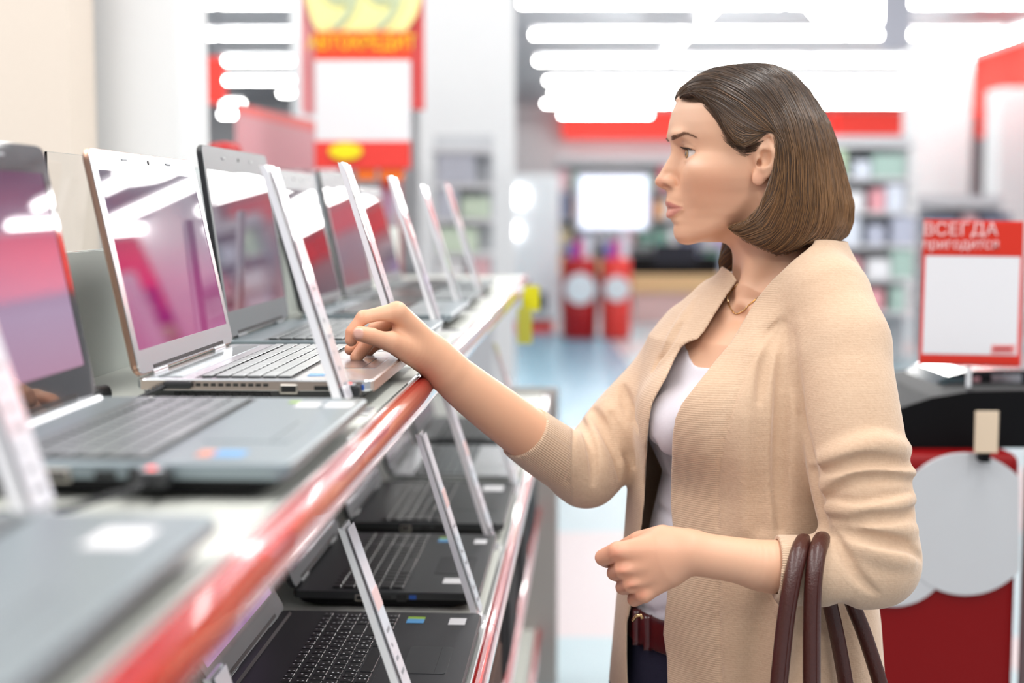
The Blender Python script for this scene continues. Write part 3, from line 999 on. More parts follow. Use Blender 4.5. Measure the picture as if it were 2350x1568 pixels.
m_silver = mat('laptop_silver', (0.72, 0.74, 0.76), rough=0.24, metal=0.85)
m_champ = mat('laptop_champagne', (0.58, 0.48, 0.42), rough=0.28, metal=0.85)
m_brown = mat('laptop_palm_mauve', (0.36, 0.31, 0.32), rough=0.2, metal=0.75)
m_copper = mat('laptop_edge_copper', (0.45, 0.27, 0.20), rough=0.3, metal=0.9)
m_dgrey = mat('laptop_graphite', (0.25, 0.30, 0.325), rough=0.33, metal=0.5)
m_dgrey2 = mat('laptop_charcoal', (0.028, 0.030, 0.033), rough=0.34)
m_charcoal_rough = mat('laptop_matte_black', (0.018, 0.019, 0.022), rough=0.42)
m_greyframe = mat('laptop_frame_grey', (0.17, 0.19, 0.20), rough=0.45, metal=0.1)
m_glossframe = mat('laptop_frame_gloss', (0.03, 0.032, 0.034), rough=0.06, coat=1.0)
m_silverkey = mat('key_silver', (0.50, 0.52, 0.52), rough=0.35, metal=0.4)
m_greykey = mat('key_grey', (0.17, 0.19, 0.195), rough=0.3)
m_blackkey = mat('key_black', (0.012, 0.0125, 0.014), rough=0.28)
m_st_white = mat('sticker_white', (0.8, 0.8, 0.82), rough=0.3)
m_st_green = mat('sticker_green', rgb(150, 190, 60), rough=0.3)
m_st_blue = mat('sticker_blue', rgb(90, 160, 215), rough=0.3)
m_st_orange = mat('sticker_orange', rgb(226, 140, 110), rough=0.3)
m_strip = mat('speaker_gloss', (0.22, 0.26, 0.28), rough=0.1, metal=0.6)

scr_magenta = screen_mat('screen_magenta', [(0.0, (0.42, 0.0, 0.19)), (0.35, (0.34, 0.0, 0.17)), (0.6, (0.18, 0.06, 0.16)), (1.0, (0.12, 0.09, 0.14))], estr=0.55)
scr_pink = screen_mat('screen_pink', [(0.0, (0.62, 0.34, 0.50)), (0.3, (0.60, 0.42, 0.62)), (0.62, (0.42, 0.22, 0.36)), (1.0, (0.16, 0.05, 0.13))], estr=0.5)
scr_rose = screen_mat('screen_rose', [(0.0, (0.30, 0.05, 0.08)), (0.4, (0.18, 0.14, 0.22)), (0.75, (0.28, 0.2, 0.26)), (1.0, (0.3, 0.2, 0.2))], estr=0.4, noise=0.5)
scr_plum = screen_mat('screen_plum', [(0.0, (0.05, 0.02, 0.06)), (0.5, (0.16, 0.05, 0.09)), (1.0, (0.2, 0.12, 0.15))], estr=0.35)
scr_violet = screen_mat('screen_violet', [(0.0, (0.42, 0.22, 0.50)), (0.25, (0.50, 0.30, 0.55)), (0.6, (0.24, 0.09, 0.36)), (1.0, (0.5, 0.3, 0.55))], estr=0.8, axis=1, noise=0.9)

# upper shelf, nearest first
laptop('dark grey laptop in the lower left corner, very near and blurred, with a white sticker', -0.472, 0.415, GZ1, 0.385, 0.258, 0.025, 0.25, 12, m_dgrey, keys='merged', key_col=m_greykey,
       frame_col=m_glossframe, screen=scr_pink, stickers=[(0.205, 0.235, 0.30, 0.345, m_st_white)], hole=m_dgrey2, ports=False, kb=(0.045, 0.150))
laptop('grey laptop with a pink screen standing at the left edge next to the silver laptop', -0.470, 0.955, GZ1, 0.350, 0.262, 0.026, 0.236, 11, m_dgrey, key_col=m_greykey, frame_col=m_glossframe, screen=scr_pink,
       stickers=[(0.205, 0.226, 0.285, 0.315, m_st_white), (0.195, 0.205, 0.312, 0.325, m_st_green), (0.232, 0.256, 0.285, 0.318, m_st_white), (0.200, 0.222, 0.030, 0.055, m_st_blue), (0.188, 0.199, 0.030, 0.055, m_st_orange)],
       hole=m_dgrey2, lidback=m_glossframe, chin=0.030, topb=0.026, bar=m_silver)
t2, lid2 = laptop('silver laptop with a magenta screen that the woman is touching', -0.470, 1.432, GZ1, 0.385, 0.246, 0.0275, 0.240, 11.8, m_silver, key_col=m_silverkey, frame_col=m_silver, screen=scr_magenta, side_col=m_champ,
                  palm=m_brown, speaker=m_strip, vents=13, hole=m_dgrey2, lidback=m_copper, chin=0.026, topb=0.022, sideb=0.015, kb=(0.062, 0.160), pad=(0.168, 0.238), bottom_col=m_charcoal_rough,
                  stickers=[(0.172, 0.190, 0.035, 0.055, m_st_blue), (0.176, 0.236, 0.300, 0.350, m_st_white)])
laptop('dark laptop with a wide grey lid behind the silver laptop', -0.498, 1.905, GZ1, 0.385, 0.258, 0.024, 0.266, 7.5, m_dgrey, key_col=m_greykey, frame_col=m_greyframe, screen=scr_rose, lidback=m_charcoal_rough,
       stickers=[(0.19, 0.22, 0.05, 0.09, m_st_white)], hole=m_blackkey, chin=0.036, topb=0.034, sideb=0.012, ports=False)
laptop('black laptop with a dark plum screen, fourth along the upper shelf', -0.492, 2.375, GZ1, 0.385, 0.255, 0.026, 0.252, 13.5, m_dgrey, keys='merged', key_col=m_blackkey, frame_col=m_greyframe, screen=scr_plum, lidback=m_charcoal_rough,
       chin=0.02, topb=0.036, ports=False)
laptop('blurred grey laptop, fifth along the upper shelf behind the price cards', -0.502, 2.845, GZ1, 0.385, 0.255, 0.024, 0.262, 11.5, m_greyframe, keys='merged', key_col=m_blackkey, frame_col=m_greyframe, screen=scr_rose, lidback=m_charcoal_rough, chin=0.02, topb=0.036, ports=False)
laptop('farthest blurred laptop at the end of the upper shelf', -0.500, 3.33, GZ1, 0.36, 0.25, 0.024, 0.06 + 0.18, 14, m_greyframe, keys='merged', key_col=m_blackkey, frame_col=m_greyframe, screen=scr_plum, lidback=m_charcoal_rough, ports=False)
# lower shelf
laptop('black laptop with a violet screen and printed keys, nearest on the lower shelf', -0.418, 1.515, GZ2, 0.352, 0.272, 0.026, 0.250, 30, m_charcoal_rough, key_col=m_blackkey, legends=True, frame_col=m_greyframe, screen=scr_violet, lidback=m_charcoal_rough,
       hole=m_charcoal_rough, kb=(0.060, 0.165), pad=(0.190, 0.255), palm=m_dgrey2, stickers=[(0.176, 0.199, 0.300, 0.318, m_st_blue), (0.176, 0.199, 0.318, 0.328, m_st_green), (0.232, 0.254, 0.295, 0.325, m_st_white), (0.205, 0.218, 0.028, 0.06, m_st_blue)],
       chin=0.030, bar=m_dgrey2)
laptop('black laptop, second on the lower shelf, with a bright lid corner', -0.425, 1.965, GZ2, 0.372, 0.268, 0.026, 0.250, 22, m_dgrey2, key_col=m_blackkey, frame_col=m_greyframe, screen=scr_plum, lidback=m_charcoal_rough, hole=m_dgrey2,
       stickers=[(0.175, 0.198, 0.31, 0.33, m_st_blue), (0.175, 0.198, 0.33, 0.342, m_st_green), (0.21, 0.24, 0.05, 0.08, m_st_white), (0.235, 0.255, 0.30, 0.33, m_st_white)], pad=(0.185, 0.255), palm=m_charcoal_rough)
laptop('black laptop, third on the lower shelf under the reaching arm', -0.420, 2.405, GZ2, 0.380, 0.27, 0.028, 0.250, 20, m_dgrey2, key_col=m_blackkey, frame_col=m_greyframe, screen=scr_plum, lidback=m_charcoal_rough, hole=m_dgrey2, stickers=[(0.21, 0.25, 0.29, 0.34, m_st_white)])
laptop('light grey laptop, fourth on the lower shelf', -0.415, 2.86, GZ2, 0.380, 0.26, 0.026, 0.250, 18, m_silver, keys='merged', key_col=m_greykey, frame_col=m_greyframe, screen=scr_plum, lidback=m_charcoal_rough, ports=False)
laptop('black laptop, farthest on the lower shelf', -0.415, 3.32, GZ2, 0.380, 0.26, 0.026, 0.250, 18, m_dgrey2, keys='merged', key_col=m_blackkey, frame_col=m_greyframe, screen=scr_plum, lidback=m_charcoal_rough, ports=False)


# ------------------------------------------------------------------ cables and alarm sensors
def shelf_pts(pts):
    return [tuple(S(*p)) for p in pts]


t = thing('power_cable', 'black power cable plugged into the silver laptop', 'cable', S(-0.45, 1.42, GZ1))
inv = t.location.copy()
pp = [(-0.436, 1.424, 1.3215), (-0.452, 1.416, 1.314), (-0.475, 1.410, 1.3045), (-0.505, 1.415, 1.3045), (-0.53, 1.43, 1.316), (-0.555, 1.46, 1.319), (-0.585, 1.50, 1.308), (-0.592, 1.56, 1.3035)]
link('cable', tube_mesh('cable', [S(*p) - inv for p in pp], 0.0026, 8), m_rubber, t, smooth=True)
pl = link('plug', box_mesh('plug', -0.0145, 0.0145, -0.004, 0.004, -0.004, 0.004, 0.0022, 2), m_rubber, t, S(-0.424, 1.4265, 1.3225) - inv, (0, -0.15, -BETA))
for k in range(5):
    link('relief_ring', tube_mesh('relief_ring', [S(-0.439 - k * 0.0035, 1.4235 - k * 0.0016, 1.3205 - k * 0.0015) - inv, S(-0.4405 - k * 0.0035, 1.423 - k * 0.0016, 1.320 - k * 0.0015) - inv], 0.0042, 10), m_rubber, pl).matrix_parent_inverse = Matrix.Translation(-(S(-0.424, 1.4265, 1.3225) - inv))
pl.rotation_euler = (0, 0, -BETA)
t2c = thing('cable_bead', 'round black ferrite bead lying on the shelf by the silver laptop', 'cable bead', S(-0.512, 1.438, GZ1 + 0.0105))
link('core', tube_mesh('core', [(-0.013, 0, 0), (-0.011, 0, 0), (0.011, 0, 0), (0.013, 0, 0)], [0.007, 0.0095, 0.0095, 0.007], 14), m_rubber, t2c, None, (0, 0, 0.9), smooth=True)
link('end_ring', tube_mesh('end_ring', [(-0.0145, 0, 0), (-0.0135, 0, 0)], 0.0055, 12), m_greyp, t2c, None, (0, 0, 0.9))
for lx, ly, T_, lab in ((-0.246, 1.418, 0.0275, 'alarm sensor with a cable plugged into the side of the silver laptop'), (-0.300, 0.942, 0.026, 'alarm sensor with a red light plugged into the grey laptop')):
    t = thing('alarm_sensor', lab, 'sensor', S(lx, ly, GZ1 + T_ * 0.68), -BETA)
    b_ = link('housing', box_mesh('housing', -0.012, 0.012, -0.004, 0.013, -0.0055, 0.0055, 0.002, 2), m_rubber, t)
    link('window', box_mesh('window', -0.007, 0.007, -0.003, 0.008, 0.0054, 0.0072, 0.0008, 1), m_sensor, b_)
    link('signal_light', box_mesh('signal_light', -0.003, 0.003, -0.001, 0.005, 0.0068, 0.0082, 0.0006, 1), m_alarm, b_)
    link('cable', tube_mesh('cable', [(0, -0.003, 0), (-0.006, -0.02, -0.003), (-0.04, -0.045, -0.011), (-0.10, -0.05, -0.0155), (-0.20, -0.03, -0.0155), (-0.28, 0.0, -0.0155)], 0.0026, 8), m_rubber, t, smooth=True)
# ================================================================== smooth solids: distance fields on a grid, turned into meshes
class Field:
    def __init__(self, lo, hi, res):
        self.lo, self.res = np.array(lo, float), res
        n = np.ceil((np.array(hi) - self.lo) / res).astype(int) + 1
        self.n = n
        self.ax = [(self.lo[i] + res * np.arange(n[i])).astype(np.float32) for i in range(3)]
        self.D = np.full(tuple(n), 1.0, np.float32)

    def box(self, lo, hi):
        sl = []
        for i in range(3):
            a = int(max(0, math.floor((lo[i] - self.lo[i]) / self.res)))
            b = int(min(self.n[i], math.ceil((hi[i] - self.lo[i]) / self.res) + 1))
            if b <= a:
                return None
            sl.append(slice(a, b))
        return tuple(sl)

    def coords(self, sl):
        return (self.ax[0][sl[0]][:, None, None], self.ax[1][sl[1]][None, :, None], self.ax[2][sl[2]][None, None, :])

    def op(self, kind, fn, lo, hi, k=0.0):
        m = k + 3 * self.res
        sl = self.box(np.array(lo) - m, np.array(hi) + m)
        if sl is None:
            return
        d = fn(*self.coords(sl)).astype(np.float32)
        a = self.D[sl]
        d = np.broadcast_to(d, a.shape)
        if kind == 'u':
            self.D[sl] = smin(a, d, k)
        elif kind == 's':
            self.D[sl] = -smin(-a, d, k)
        elif kind == 'i':
            self.D[sl] = -smin(-a, -d, k)

    # ---- primitives
    def cone(self, a, b, ra, rb, k=0.0, kind='u'):
        a, b = np.asarray(a, float), np.asarray(b, float)
        r = max(ra, rb)
        self.op(kind, lambda X, Y, Z: d_cone(X, Y, Z, a, b, ra, rb), np.minimum(a, b) - r, np.maximum(a, b) + r, k)

    def chain(self, pts, rad, k=0.0, kind='u', sub=0):
        """one smooth tapering limb through several points"""
        pts = [np.asarray(p, float) for p in pts]
        rad = rad if hasattr(rad, '__len__') else [rad] * len(pts)
        if sub:
            pts, rad = spline(pts, rad, sub)
        lo = np.min(pts, 0) - max(rad)
        hi = np.max(pts, 0) + max(rad)

        def fn(X, Y, Z):
            d = None
            for i in range(len(pts) - 1):
                e = d_cone(X, Y, Z, pts[i], pts[i + 1], rad[i], rad[i + 1])
                d = e if d is None else np.minimum(d, e)
            return d
        self.op(kind, fn, lo, hi, k)

    def ell(self, c, r, k=0.0, kind='u', R=None):
        c = np.asarray(c, float)
        r = np.asarray(r, float)
        ext = r if R is None else np.abs(np.asarray(R).T) @ r
        self.op(kind, lambda X, Y, Z: d_ell(X, Y, Z, c, r, R), c - ext, c + ext, k)

    # ---- sampling
    def sample(self, P):
        q = (P - self.lo) / self.res
        q = np.clip(q, 0, self.n - 1.001)
        i = q.astype(int)
        f = q - i
        D = self.D
        out = 0
        for dx in (0, 1):
            for dy in (0, 1):
                for dz in (0, 1):
                    w = (f[..., 0] if dx else 1 - f[..., 0]) * (f[..., 1] if dy else 1 - f[..., 1]) * (f[..., 2] if dz else 1 - f[..., 2])
                    out = out + w * D[i[..., 0] + dx, i[..., 1] + dy, i[..., 2] + dz]
        return out

    def grad(self, P, h=None):
        h = h or self.res * 1.5
        g = np.stack([self.sample(P + np.eye(3)[i] * h) - self.sample(P - np.eye(3)[i] * h) for i in range(3)], -1)
        return g / (np.linalg.norm(g, axis=-1, keepdims=True) + 1e-9)

    def hit(self, x, y, Y0, Y1, n=400):
        """first place where the sight line through pixel (x, y) meets the solid"""
        a, b = at(x, y, Y0), at(x, y, Y1)
        t = np.linspace(0, 1, n)[:, None]
        P = a + (b - a) * t
        d = self.sample(P)
        s = np.nonzero(d < 0)[0]
        if len(s) == 0:
            return P[np.argmin(d)]
        return P[s[0]]

    def mesh(self, keep=None):
        return surface_nets(self.D, self.lo, self.res)


def spline(pts, rad, n):
    """Catmull-Rom points and radii"""
    A = np.concatenate([np.array(pts), np.array(rad)[:, None]], 1)
    A = np.concatenate([[2 * A[0] - A[1]], A, [2 * A[-1] - A[-2]]])
    out = []
    for i in range(1, len(A) - 2):
        for j in range(n):
            t = j / n
            p0, p1, p2, p3 = A[i - 1:i + 3]
            out.append(0.5 * (2 * p1 + (p2 - p0) * t + (2 * p0 - 5 * p1 + 4 * p2 - p3) * t * t + (3 * p1 - p0 - 3 * p2 + p3) * t ** 3))
    out.append(A[-2])
    out = np.array(out)
    return [o[:3] for o in out], [max(0.0003, o[3]) for o in out]


def smin(a, b, k):
    if k <= 0:
        return np.minimum(a, b)
    h = np.clip(k - np.abs(a - b), 0, None)
    return np.minimum(a, b) - h * h * (0.25 / k)


def d_cone(X, Y, Z, a, b, ra, rb):
    ab = b - a
    L2 = float(ab @ ab) + 1e-12
    px, py, pz = X - np.float32(a[0]), Y - np.float32(a[1]), Z - np.float32(a[2])
    t = np.clip((px * ab[0] + py * ab[1] + pz * ab[2]) / L2, 0, 1).astype(np.float32)
    return np.sqrt((px - t * ab[0]) ** 2 + (py - t * ab[1]) ** 2 + (pz - t * ab[2]) ** 2) - (ra + (rb - ra) * t)


def d_ell(X, Y, Z, c, r, R=None):
    x, y, z = X - np.float32(c[0]), Y - np.float32(c[1]), Z - np.float32(c[2])
    if R is not None:
        x, y, z = (R[0][0] * x + R[0][1] * y + R[0][2] * z, R[1][0] * x + R[1][1] * y + R[1][2] * z, R[2][0] * x + R[2][1] * y + R[2][2] * z)
    k0 = np.sqrt((x / r[0]) ** 2 + (y / r[1]) ** 2 + (z / r[2]) ** 2)
    k1 = np.sqrt((x / r[0] ** 2) ** 2 + (y / r[1] ** 2) ** 2 + (z / r[2] ** 2) ** 2)
    return k0 * (k0 - 1) / (k1 + 1e-9)


def surface_nets(D, lo, res):
    s = D < 0
    nx, ny, nz = D.shape
    c = s[:-1, :-1, :-1].astype(np.uint8)
    for dx in (0, 1):
        for dy in (0, 1):
            for dz in (0, 1):
                if dx + dy + dz:
                    c = c + s[dx:nx - 1 + dx, dy:ny - 1 + dy, dz:nz - 1 + dz]
    cells = np.argwhere((c > 0) & (c < 8))
    idx = np.full(c.shape, -1, np.int64)
    idx[tuple(cells.T)] = np.arange(len(cells))
    acc = np.zeros((len(cells), 3))
    cnt = np.zeros(len(cells))
    corners = [(i & 1, i >> 1 & 1, i >> 2 & 1) for i in range(8)]
    val = [D[cells[:, 0] + a, cells[:, 1] + b, cells[:, 2] + d] for a, b, d in corners]
    for i in range(8):
        for ax in range(3):
            if corners[i][ax] == 0:
                j = i | (1 << ax)
                va, vb = val[i], val[j]
                m = (va < 0) != (vb < 0)
                t = va[m] / (va[m] - vb[m])
                p = np.array(corners[i], float)[None].repeat(m.sum(), 0)
                p[:, ax] += t
                acc[m] += p
                cnt[m] += 1
    V = (cells + acc / cnt[:, None]) * res + lo
    quads = []
    for ax in range(3):
        o1, o2 = [(1, 2), (2, 0), (0, 1)][ax]
        a = [slice(None)] * 3
        b = [slice(None)] * 3
        a[ax] = slice(0, -1)
        b[ax] = slice(1, None)
        sa, sb = s[tuple(a)], s[tuple(b)]
        e = np.argwhere(sa != sb)
        e = e[(e[:, o1] > 0) & (e[:, o2] > 0) & (e[:, o1] < D.shape[o1] - 1) & (e[:, o2] < D.shape[o2] - 1)]
        ins = s[tuple(e.T)]
        q = []
        for d1, d2 in ((1, 1), (0, 1), (0, 0), (1, 0)):
            f = e.copy()
            f[:, o1] -= d1
            f[:, o2] -= d2
            q.append(idx[tuple(f.T)])
        q = np.stack(q, 1)
        q[~ins] = q[~ins][:, ::-1]
        quads.append(q)
    Q = np.concatenate(quads)
    Q = Q[(Q >= 0).all(1)]
    return V, Q


def join(parts):
    V, Q, n = [], [], 0
    for v, q in parts:
        V.append(v)
        Q.append(q + n)
        n += len(v)
    return np.concatenate(V), np.concatenate(Q)


def smooth_verts(V, Q, it=2, lam=0.5):
    e = np.concatenate([Q[:, [0, 1]], Q[:, [1, 2]], Q[:, [2, 3]], Q[:, [3, 0]]])
    for _ in range(it):
        acc = np.zeros_like(V)
        cnt = np.zeros(len(V))
        for a, b in ((0, 1), (1, 0)):
            for k in range(3):
                acc[:, k] += np.bincount(e[:, a], V[e[:, b], k], len(V))
            cnt += np.bincount(e[:, a], minlength=len(V))
        V = V + lam * (acc / np.maximum(cnt, 1)[:, None] - V)
    return V


def np_mesh(name, V, Q, col=None, smooth=True):
    me = bpy.data.meshes.new(name)
    me.vertices.add(len(V))
    me.vertices.foreach_set('co', V.astype(np.float32).ravel())
    k = Q.shape[1]
    me.loops.add(len(Q) * k)
    me.loops.foreach_set('vertex_index', Q.astype(np.int32).ravel())
    me.polygons.add(len(Q))
    me.polygons.foreach_set('loop_start', (np.arange(len(Q)) * k).astype(np.int32))
    me.polygons.foreach_set('loop_total', np.full(len(Q), k, np.int32))
    me.update(calc_edges=True)
    me.validate()
    if smooth:
        me.polygons.foreach_set('use_smooth', np.ones(len(me.polygons), bool))
    if col is not None:
        a = me.color_attributes.new('tint', 'FLOAT_COLOR', 'POINT')
        c = np.ones((len(V), 4), np.float32)
        c[:, :3] = col
        a.data.foreach_set('color', c.ravel())
    return me
# ================================================================== the woman
YH = 1.85                                   # depth of her face's mid plane; she looks towards -X
LX, LY = 0.56, -0.8285                      # her left (towards the viewer and away from the shelf)
TX, TY = -0.8285, -0.56                     # the way her chest points


def hp(x, y, w=0.0):
    """point of the head: photo pixel, w metres from the mid plane towards the viewer"""
    return at(x, y, YH - w)


def mir(p):
    return np.array([p[0], 2 * YH - p[1], p[2]])


def zz(y, Y=YH):
    return at(1700, y, Y)[2]


def both(f, p, *a, **k):
    f(p, *a, **k)
    f(mir(p), *a, **k)


def slices(table, cY=YH, n=2.2, off=0.0):
    """solid through elliptic slices: rows (pixel y, cX, half width along her left, half depth)"""
    T = sorted(((zz(r[0]), *r[1:]) for r in table))
    T = np.array(T)

    def fn(X, Y, Z):
        z = Z.ravel()
        i = lambda k: np.interp(z, T[:, 0], T[:, k]).astype(np.float32)[None, None, :]
        cx, a, b = i(1), i(2) + off, i(3) + off
        l = (X - cx) * LX + (Y - cY) * LY
        t = (X - cx) * TX + (Y - cY) * TY
        k0 = (np.abs(l / a) ** n + np.abs(t / b) ** n) ** (1 / n)
        rad = np.sqrt(l * l + t * t)
        return np.maximum((k0 - 1) * rad / (k0 + 1e-6), -0.05)
    return fn


def cap_z(fn, z0, z1):
    return lambda X, Y, Z: np.maximum(fn(X, Y, Z), np.maximum(z0 - Z, Z - z1))


BODY = [(680, 0.342, 0.070, 0.052), (705, 0.336, 0.090, 0.056), (735, 0.327, 0.125, 0.066), (780, 0.316, 0.146, 0.083), (850, 0.311, 0.150, 0.098), (920, 0.307, 0.150, 0.112),
        (1000, 0.305, 0.140, 0.110), (1090, 0.303, 0.112, 0.086), (1200, 0.296, 0.118, 0.094), (1300, 0.290, 0.126, 0.099), (1400, 0.287, 0.136, 0.104), (1500, 0.286, 0.145, 0.108), (1750, 0.285, 0.158, 0.114)]
SH_N, SH_F = at(1932, 792, 1.72), at(1592, 777, 1.960)      # shoulder joints, near and far
NECKB = at(1800, 690, YH + 0.01)

# ---- head, neck and chest in one field
hf = Field((0.150, 1.655, 1.225), (0.475, 2.045, 1.715), 0.0016)
FACE = np.array([  # pixel row, front of the face without nose and lips, half width mm, middle x, back x
    (205, 1585, 50, 1690, 1800), (230, 1557, 59, 1690, 1830), (255, 1544, 64, 1690, 1840), (285, 1538, 67, 1692, 1840), (310, 1538, 68, 1694, 1840), (335, 1545, 67, 1696, 1840),
    (352, 1551, 65.5, 1698, 1840), (380, 1553, 66, 1698, 1830), (410, 1552, 65, 1698, 1825), (432, 1549, 63, 1697, 1818), (443, 1547, 61.5, 1697, 1815), (455, 1545, 60, 1696, 1806), (470, 1544, 58, 1695, 1800), (490, 1546, 55, 1692, 1785),
    (503, 1548, 52, 1690, 1776), (513, 1550, 50.5, 1690, 1770), (530, 1551, 46.5, 1686, 1755), (545, 1556, 43, 1684, 1745), (558, 1568, 38, 1682, 1740), (575, 1590, 30, 1680, 1735), (600, 1620, 20, 1680, 1730)])


def face_fn(X, Y, Z):
    x, z = X[:, 0, 0], Z[0, 0, :]
    px, py = project(np.stack(np.broadcast_arrays(x[:, None], np.float64(YH), z[None, :]), -1))
    g = lambda k: np.interp(py, FACE[:, 0], FACE[:, k])
    F, W, C, B = g(1), g(2) * 0.001, g(3), g(4)
    s = YH / FPX
    f = np.where(px < C, (C - px) / (C - F), (px - C) / (B - C)).astype(np.float32)
    ln = (np.where(px < C, C - F, B - C) * s).astype(np.float32)
    n = np.interp(py, [230, 320, 360, 450, 520, 580], [2.25, 2.2, 1.92, 1.92, 1.95, 2.0]).astype(np.float32)[:, None, :]
    w = np.abs(Y - YH)
    f, ln, W = f[:, None, :], ln[:, None, :], W.astype(np.float32)[:, None, :]
    k0 = (np.abs(w / W) ** n + f ** n) ** (1 / n)
    rad = np.sqrt(w * w + (f * ln) ** 2)
    d = (k0 - 1) * rad / (k0 + 1e-6)
    # underside of the jaw: level under the chin, rising towards the ears along the jaw line
    ycut = 556 - np.clip(px - 1566, 0, 170)[:, None, :] * 0.46 * np.clip(w / 0.047, 0, 1.25) ** 1.3
    cut = (py[:, None, :] - ycut) * s
    top = ((232 - py)[:, None, :] * s).astype(np.float32)
    d = -smin(-d, -top, 0.02)
    return -smin(-d, -cut.astype(np.float32), 0.012)


lo, hi = hp(1520, 610), hp(1860, 200)
hf.op('u', face_fn, (lo[0], YH - 0.08, lo[2]), (hi[0], YH + 0.08, hi[2]))
hf.ell(hp(1704, 276), (0.0915, 0.0715, 0.0665), 0.018)                    # cranium
hf.ell(hp(1730, 300), (0.0800, 0.0735, 0.0700), 0.018)
# neck
nk = [hp(1745, 470), hp(1768, 560), hp(1786, 630), at(1800, 700, YH + 0.012)]
hf.chain(nk, [0.050, 0.0505, 0.0525, 0.060], 0.016)
hf.chain([hp(1772, 440, 0.052), hp(1745, 570, 0.040), at(1712, 672, 1.815), at(1700, 708, 1.812)], [0.013, 0.013, 0.010, 0.006], 0.020)
hf.chain([mir(hp(1772, 440, 0.052)), hp(1720, 570, -0.034), at(1690, 690, 1.85)], [0.013, 0.012, 0.008], 0.020)
# chest
lo_z, hi_z = zz(1010), zz(676)
hf.op('u', cap_z(slices(BODY), lo_z, hi_z), (0.14, 1.66, lo_z), (0.47, 2.05, hi_z), 0.030)
hf.chain([NECKB, SH_N], [0.046, 0.036], 0.03)
hf.chain([NECKB, SH_F], [0.040, 0.032], 0.03)
for a_, b_ in ((at(1700, 722, 1.80), at(1790, 735, 1.755)), (at(1672, 722, 1.83), at(1630, 735, 1.885))):
    hf.cone(a_, b_, 0.008, 0.007, 0.016)                                  # collar bones
hf.ell(at(1690, 724, 1.795), (0.014, 0.014, 0.012), 0.012, 's')
# cheeks, brow, chin
both(lambda p: hf.ell(p, (0.026, 0.018, 0.026), 0.026), hp(1626, 414, 0.036))
both(lambda p: hf.ell(p, (0.030, 0.012, 0.012), 0.026), hp(1646, 390, 0.050))
both(lambda p: hf.ell(p, (0.010, 0.020, 0.006), 0.014), hp(1557, 311, 0.020))
hf.ell(hp(1571, 535), (0.0125, 0.017, 0.012), 0.016)
# eye sockets, lids and openings
EYE = hp(1594, 354, 0.0305)
ER = 0.0122
both(lambda p: hf.ell(p, (0.0110, 0.018, 0.0105), 0.018, 's'), hp(1548, 351, 0.029))
both(lambda p: hf.ell(p, (ER + 0.0016,) * 3, 0.006), EYE)
both(lambda p: hf.chain([p + np.array([-0.0105, 0.006, 0.0115]), p + np.array([-0.0120, -0.004, 0.0115]), p + np.array([-0.002, -0.013, 0.0090])], [0.0018, 0.0024, 0.0018], 0.006), EYE)


def eye_cut(c, s):
    c2 = c

    def fn(X, Y, Z):
        x, y, z = X - c2[0], (Y - c2[1]) * s, Z - c2[2]      # y < 0: outwards
        # opening between two planes that meet near the outer corner
        up = z - (0.0064 + 0.0010 * np.cos(y / 0.012) - (x + 0.012) * 0.20)
        dn = (-0.0074 + (x + 0.014) * 0.60) - z
        side = np.maximum(y - 0.0115, x + 0.0005)
        sph = np.sqrt(x * x + y * y + z * z) - 0.0175
        return np.maximum(np.maximum(up, dn), np.maximum(side, sph))
    hf.op('s', fn, c - 0.02, c + 0.02, 0.0012)


eye_cut(EYE, 1)
eye_cut(mir(EYE), -1)
for s in (1, -1):
    P = lambda x, y, w: hp(x, y, w) if s > 0 else mir(hp(x, y, w))
    cr = [hf.hit(x, y, 1.70, 1.90, 600) for x, y in ((1567, 336), (1571, 333), (1577, 331.5), (1584, 333.5), (1591, 338), (1597, 344), (1601, 349))]
    hf.chain([p if s > 0 else mir(p) for p in cr], [0.0005, 0.0008, 0.0009, 0.0009, 0.0008, 0.0006, 0.0004], 0.0018, 's')
# nose
hf.chain([hp(1556, 336), hp(1549, 356), hp(1530, 388), hp(1519, 412)], [0.0075, 0.0062, 0.0078, 0.0088], 0.010)
both(lambda p: hf.cone(p, hp(1548, 388, 0.0060) if p[1] < YH else mir(hp(1548, 388, 0.0060)), 0.0068, 0.0072, 0.012), hp(1560, 350, 0.0050))
hf.ell(hp(1519, 415), (0.0092, 0.0088, 0.0085), 0.005)
hf.cone(hp(1522, 424), hp(1538, 434), 0.0052, 0.0050, 0.004)
both(lambda p: hf.ell(p, (0.0098, 0.0058, 0.0078), 0.0065), hp(1541, 417, 0.0115))
_al = [hf.hit(x, y, 1.70, 1.90, 600) for x, y in ((1543, 404), (1551, 407), (1556, 414), (1557, 424), (1553, 431))]
for s in (1, -1):
    hf.chain([p if s > 0 else mir(p) for p in _al], [0.0006, 0.0014, 0.0016, 0.0014, 0.0010], 0.0045, 's')
both(lambda p: hf.ell(p, (0.0066, 0.0046, 0.0040), 0.0014, 's'), hp(1527, 430, 0.0112))
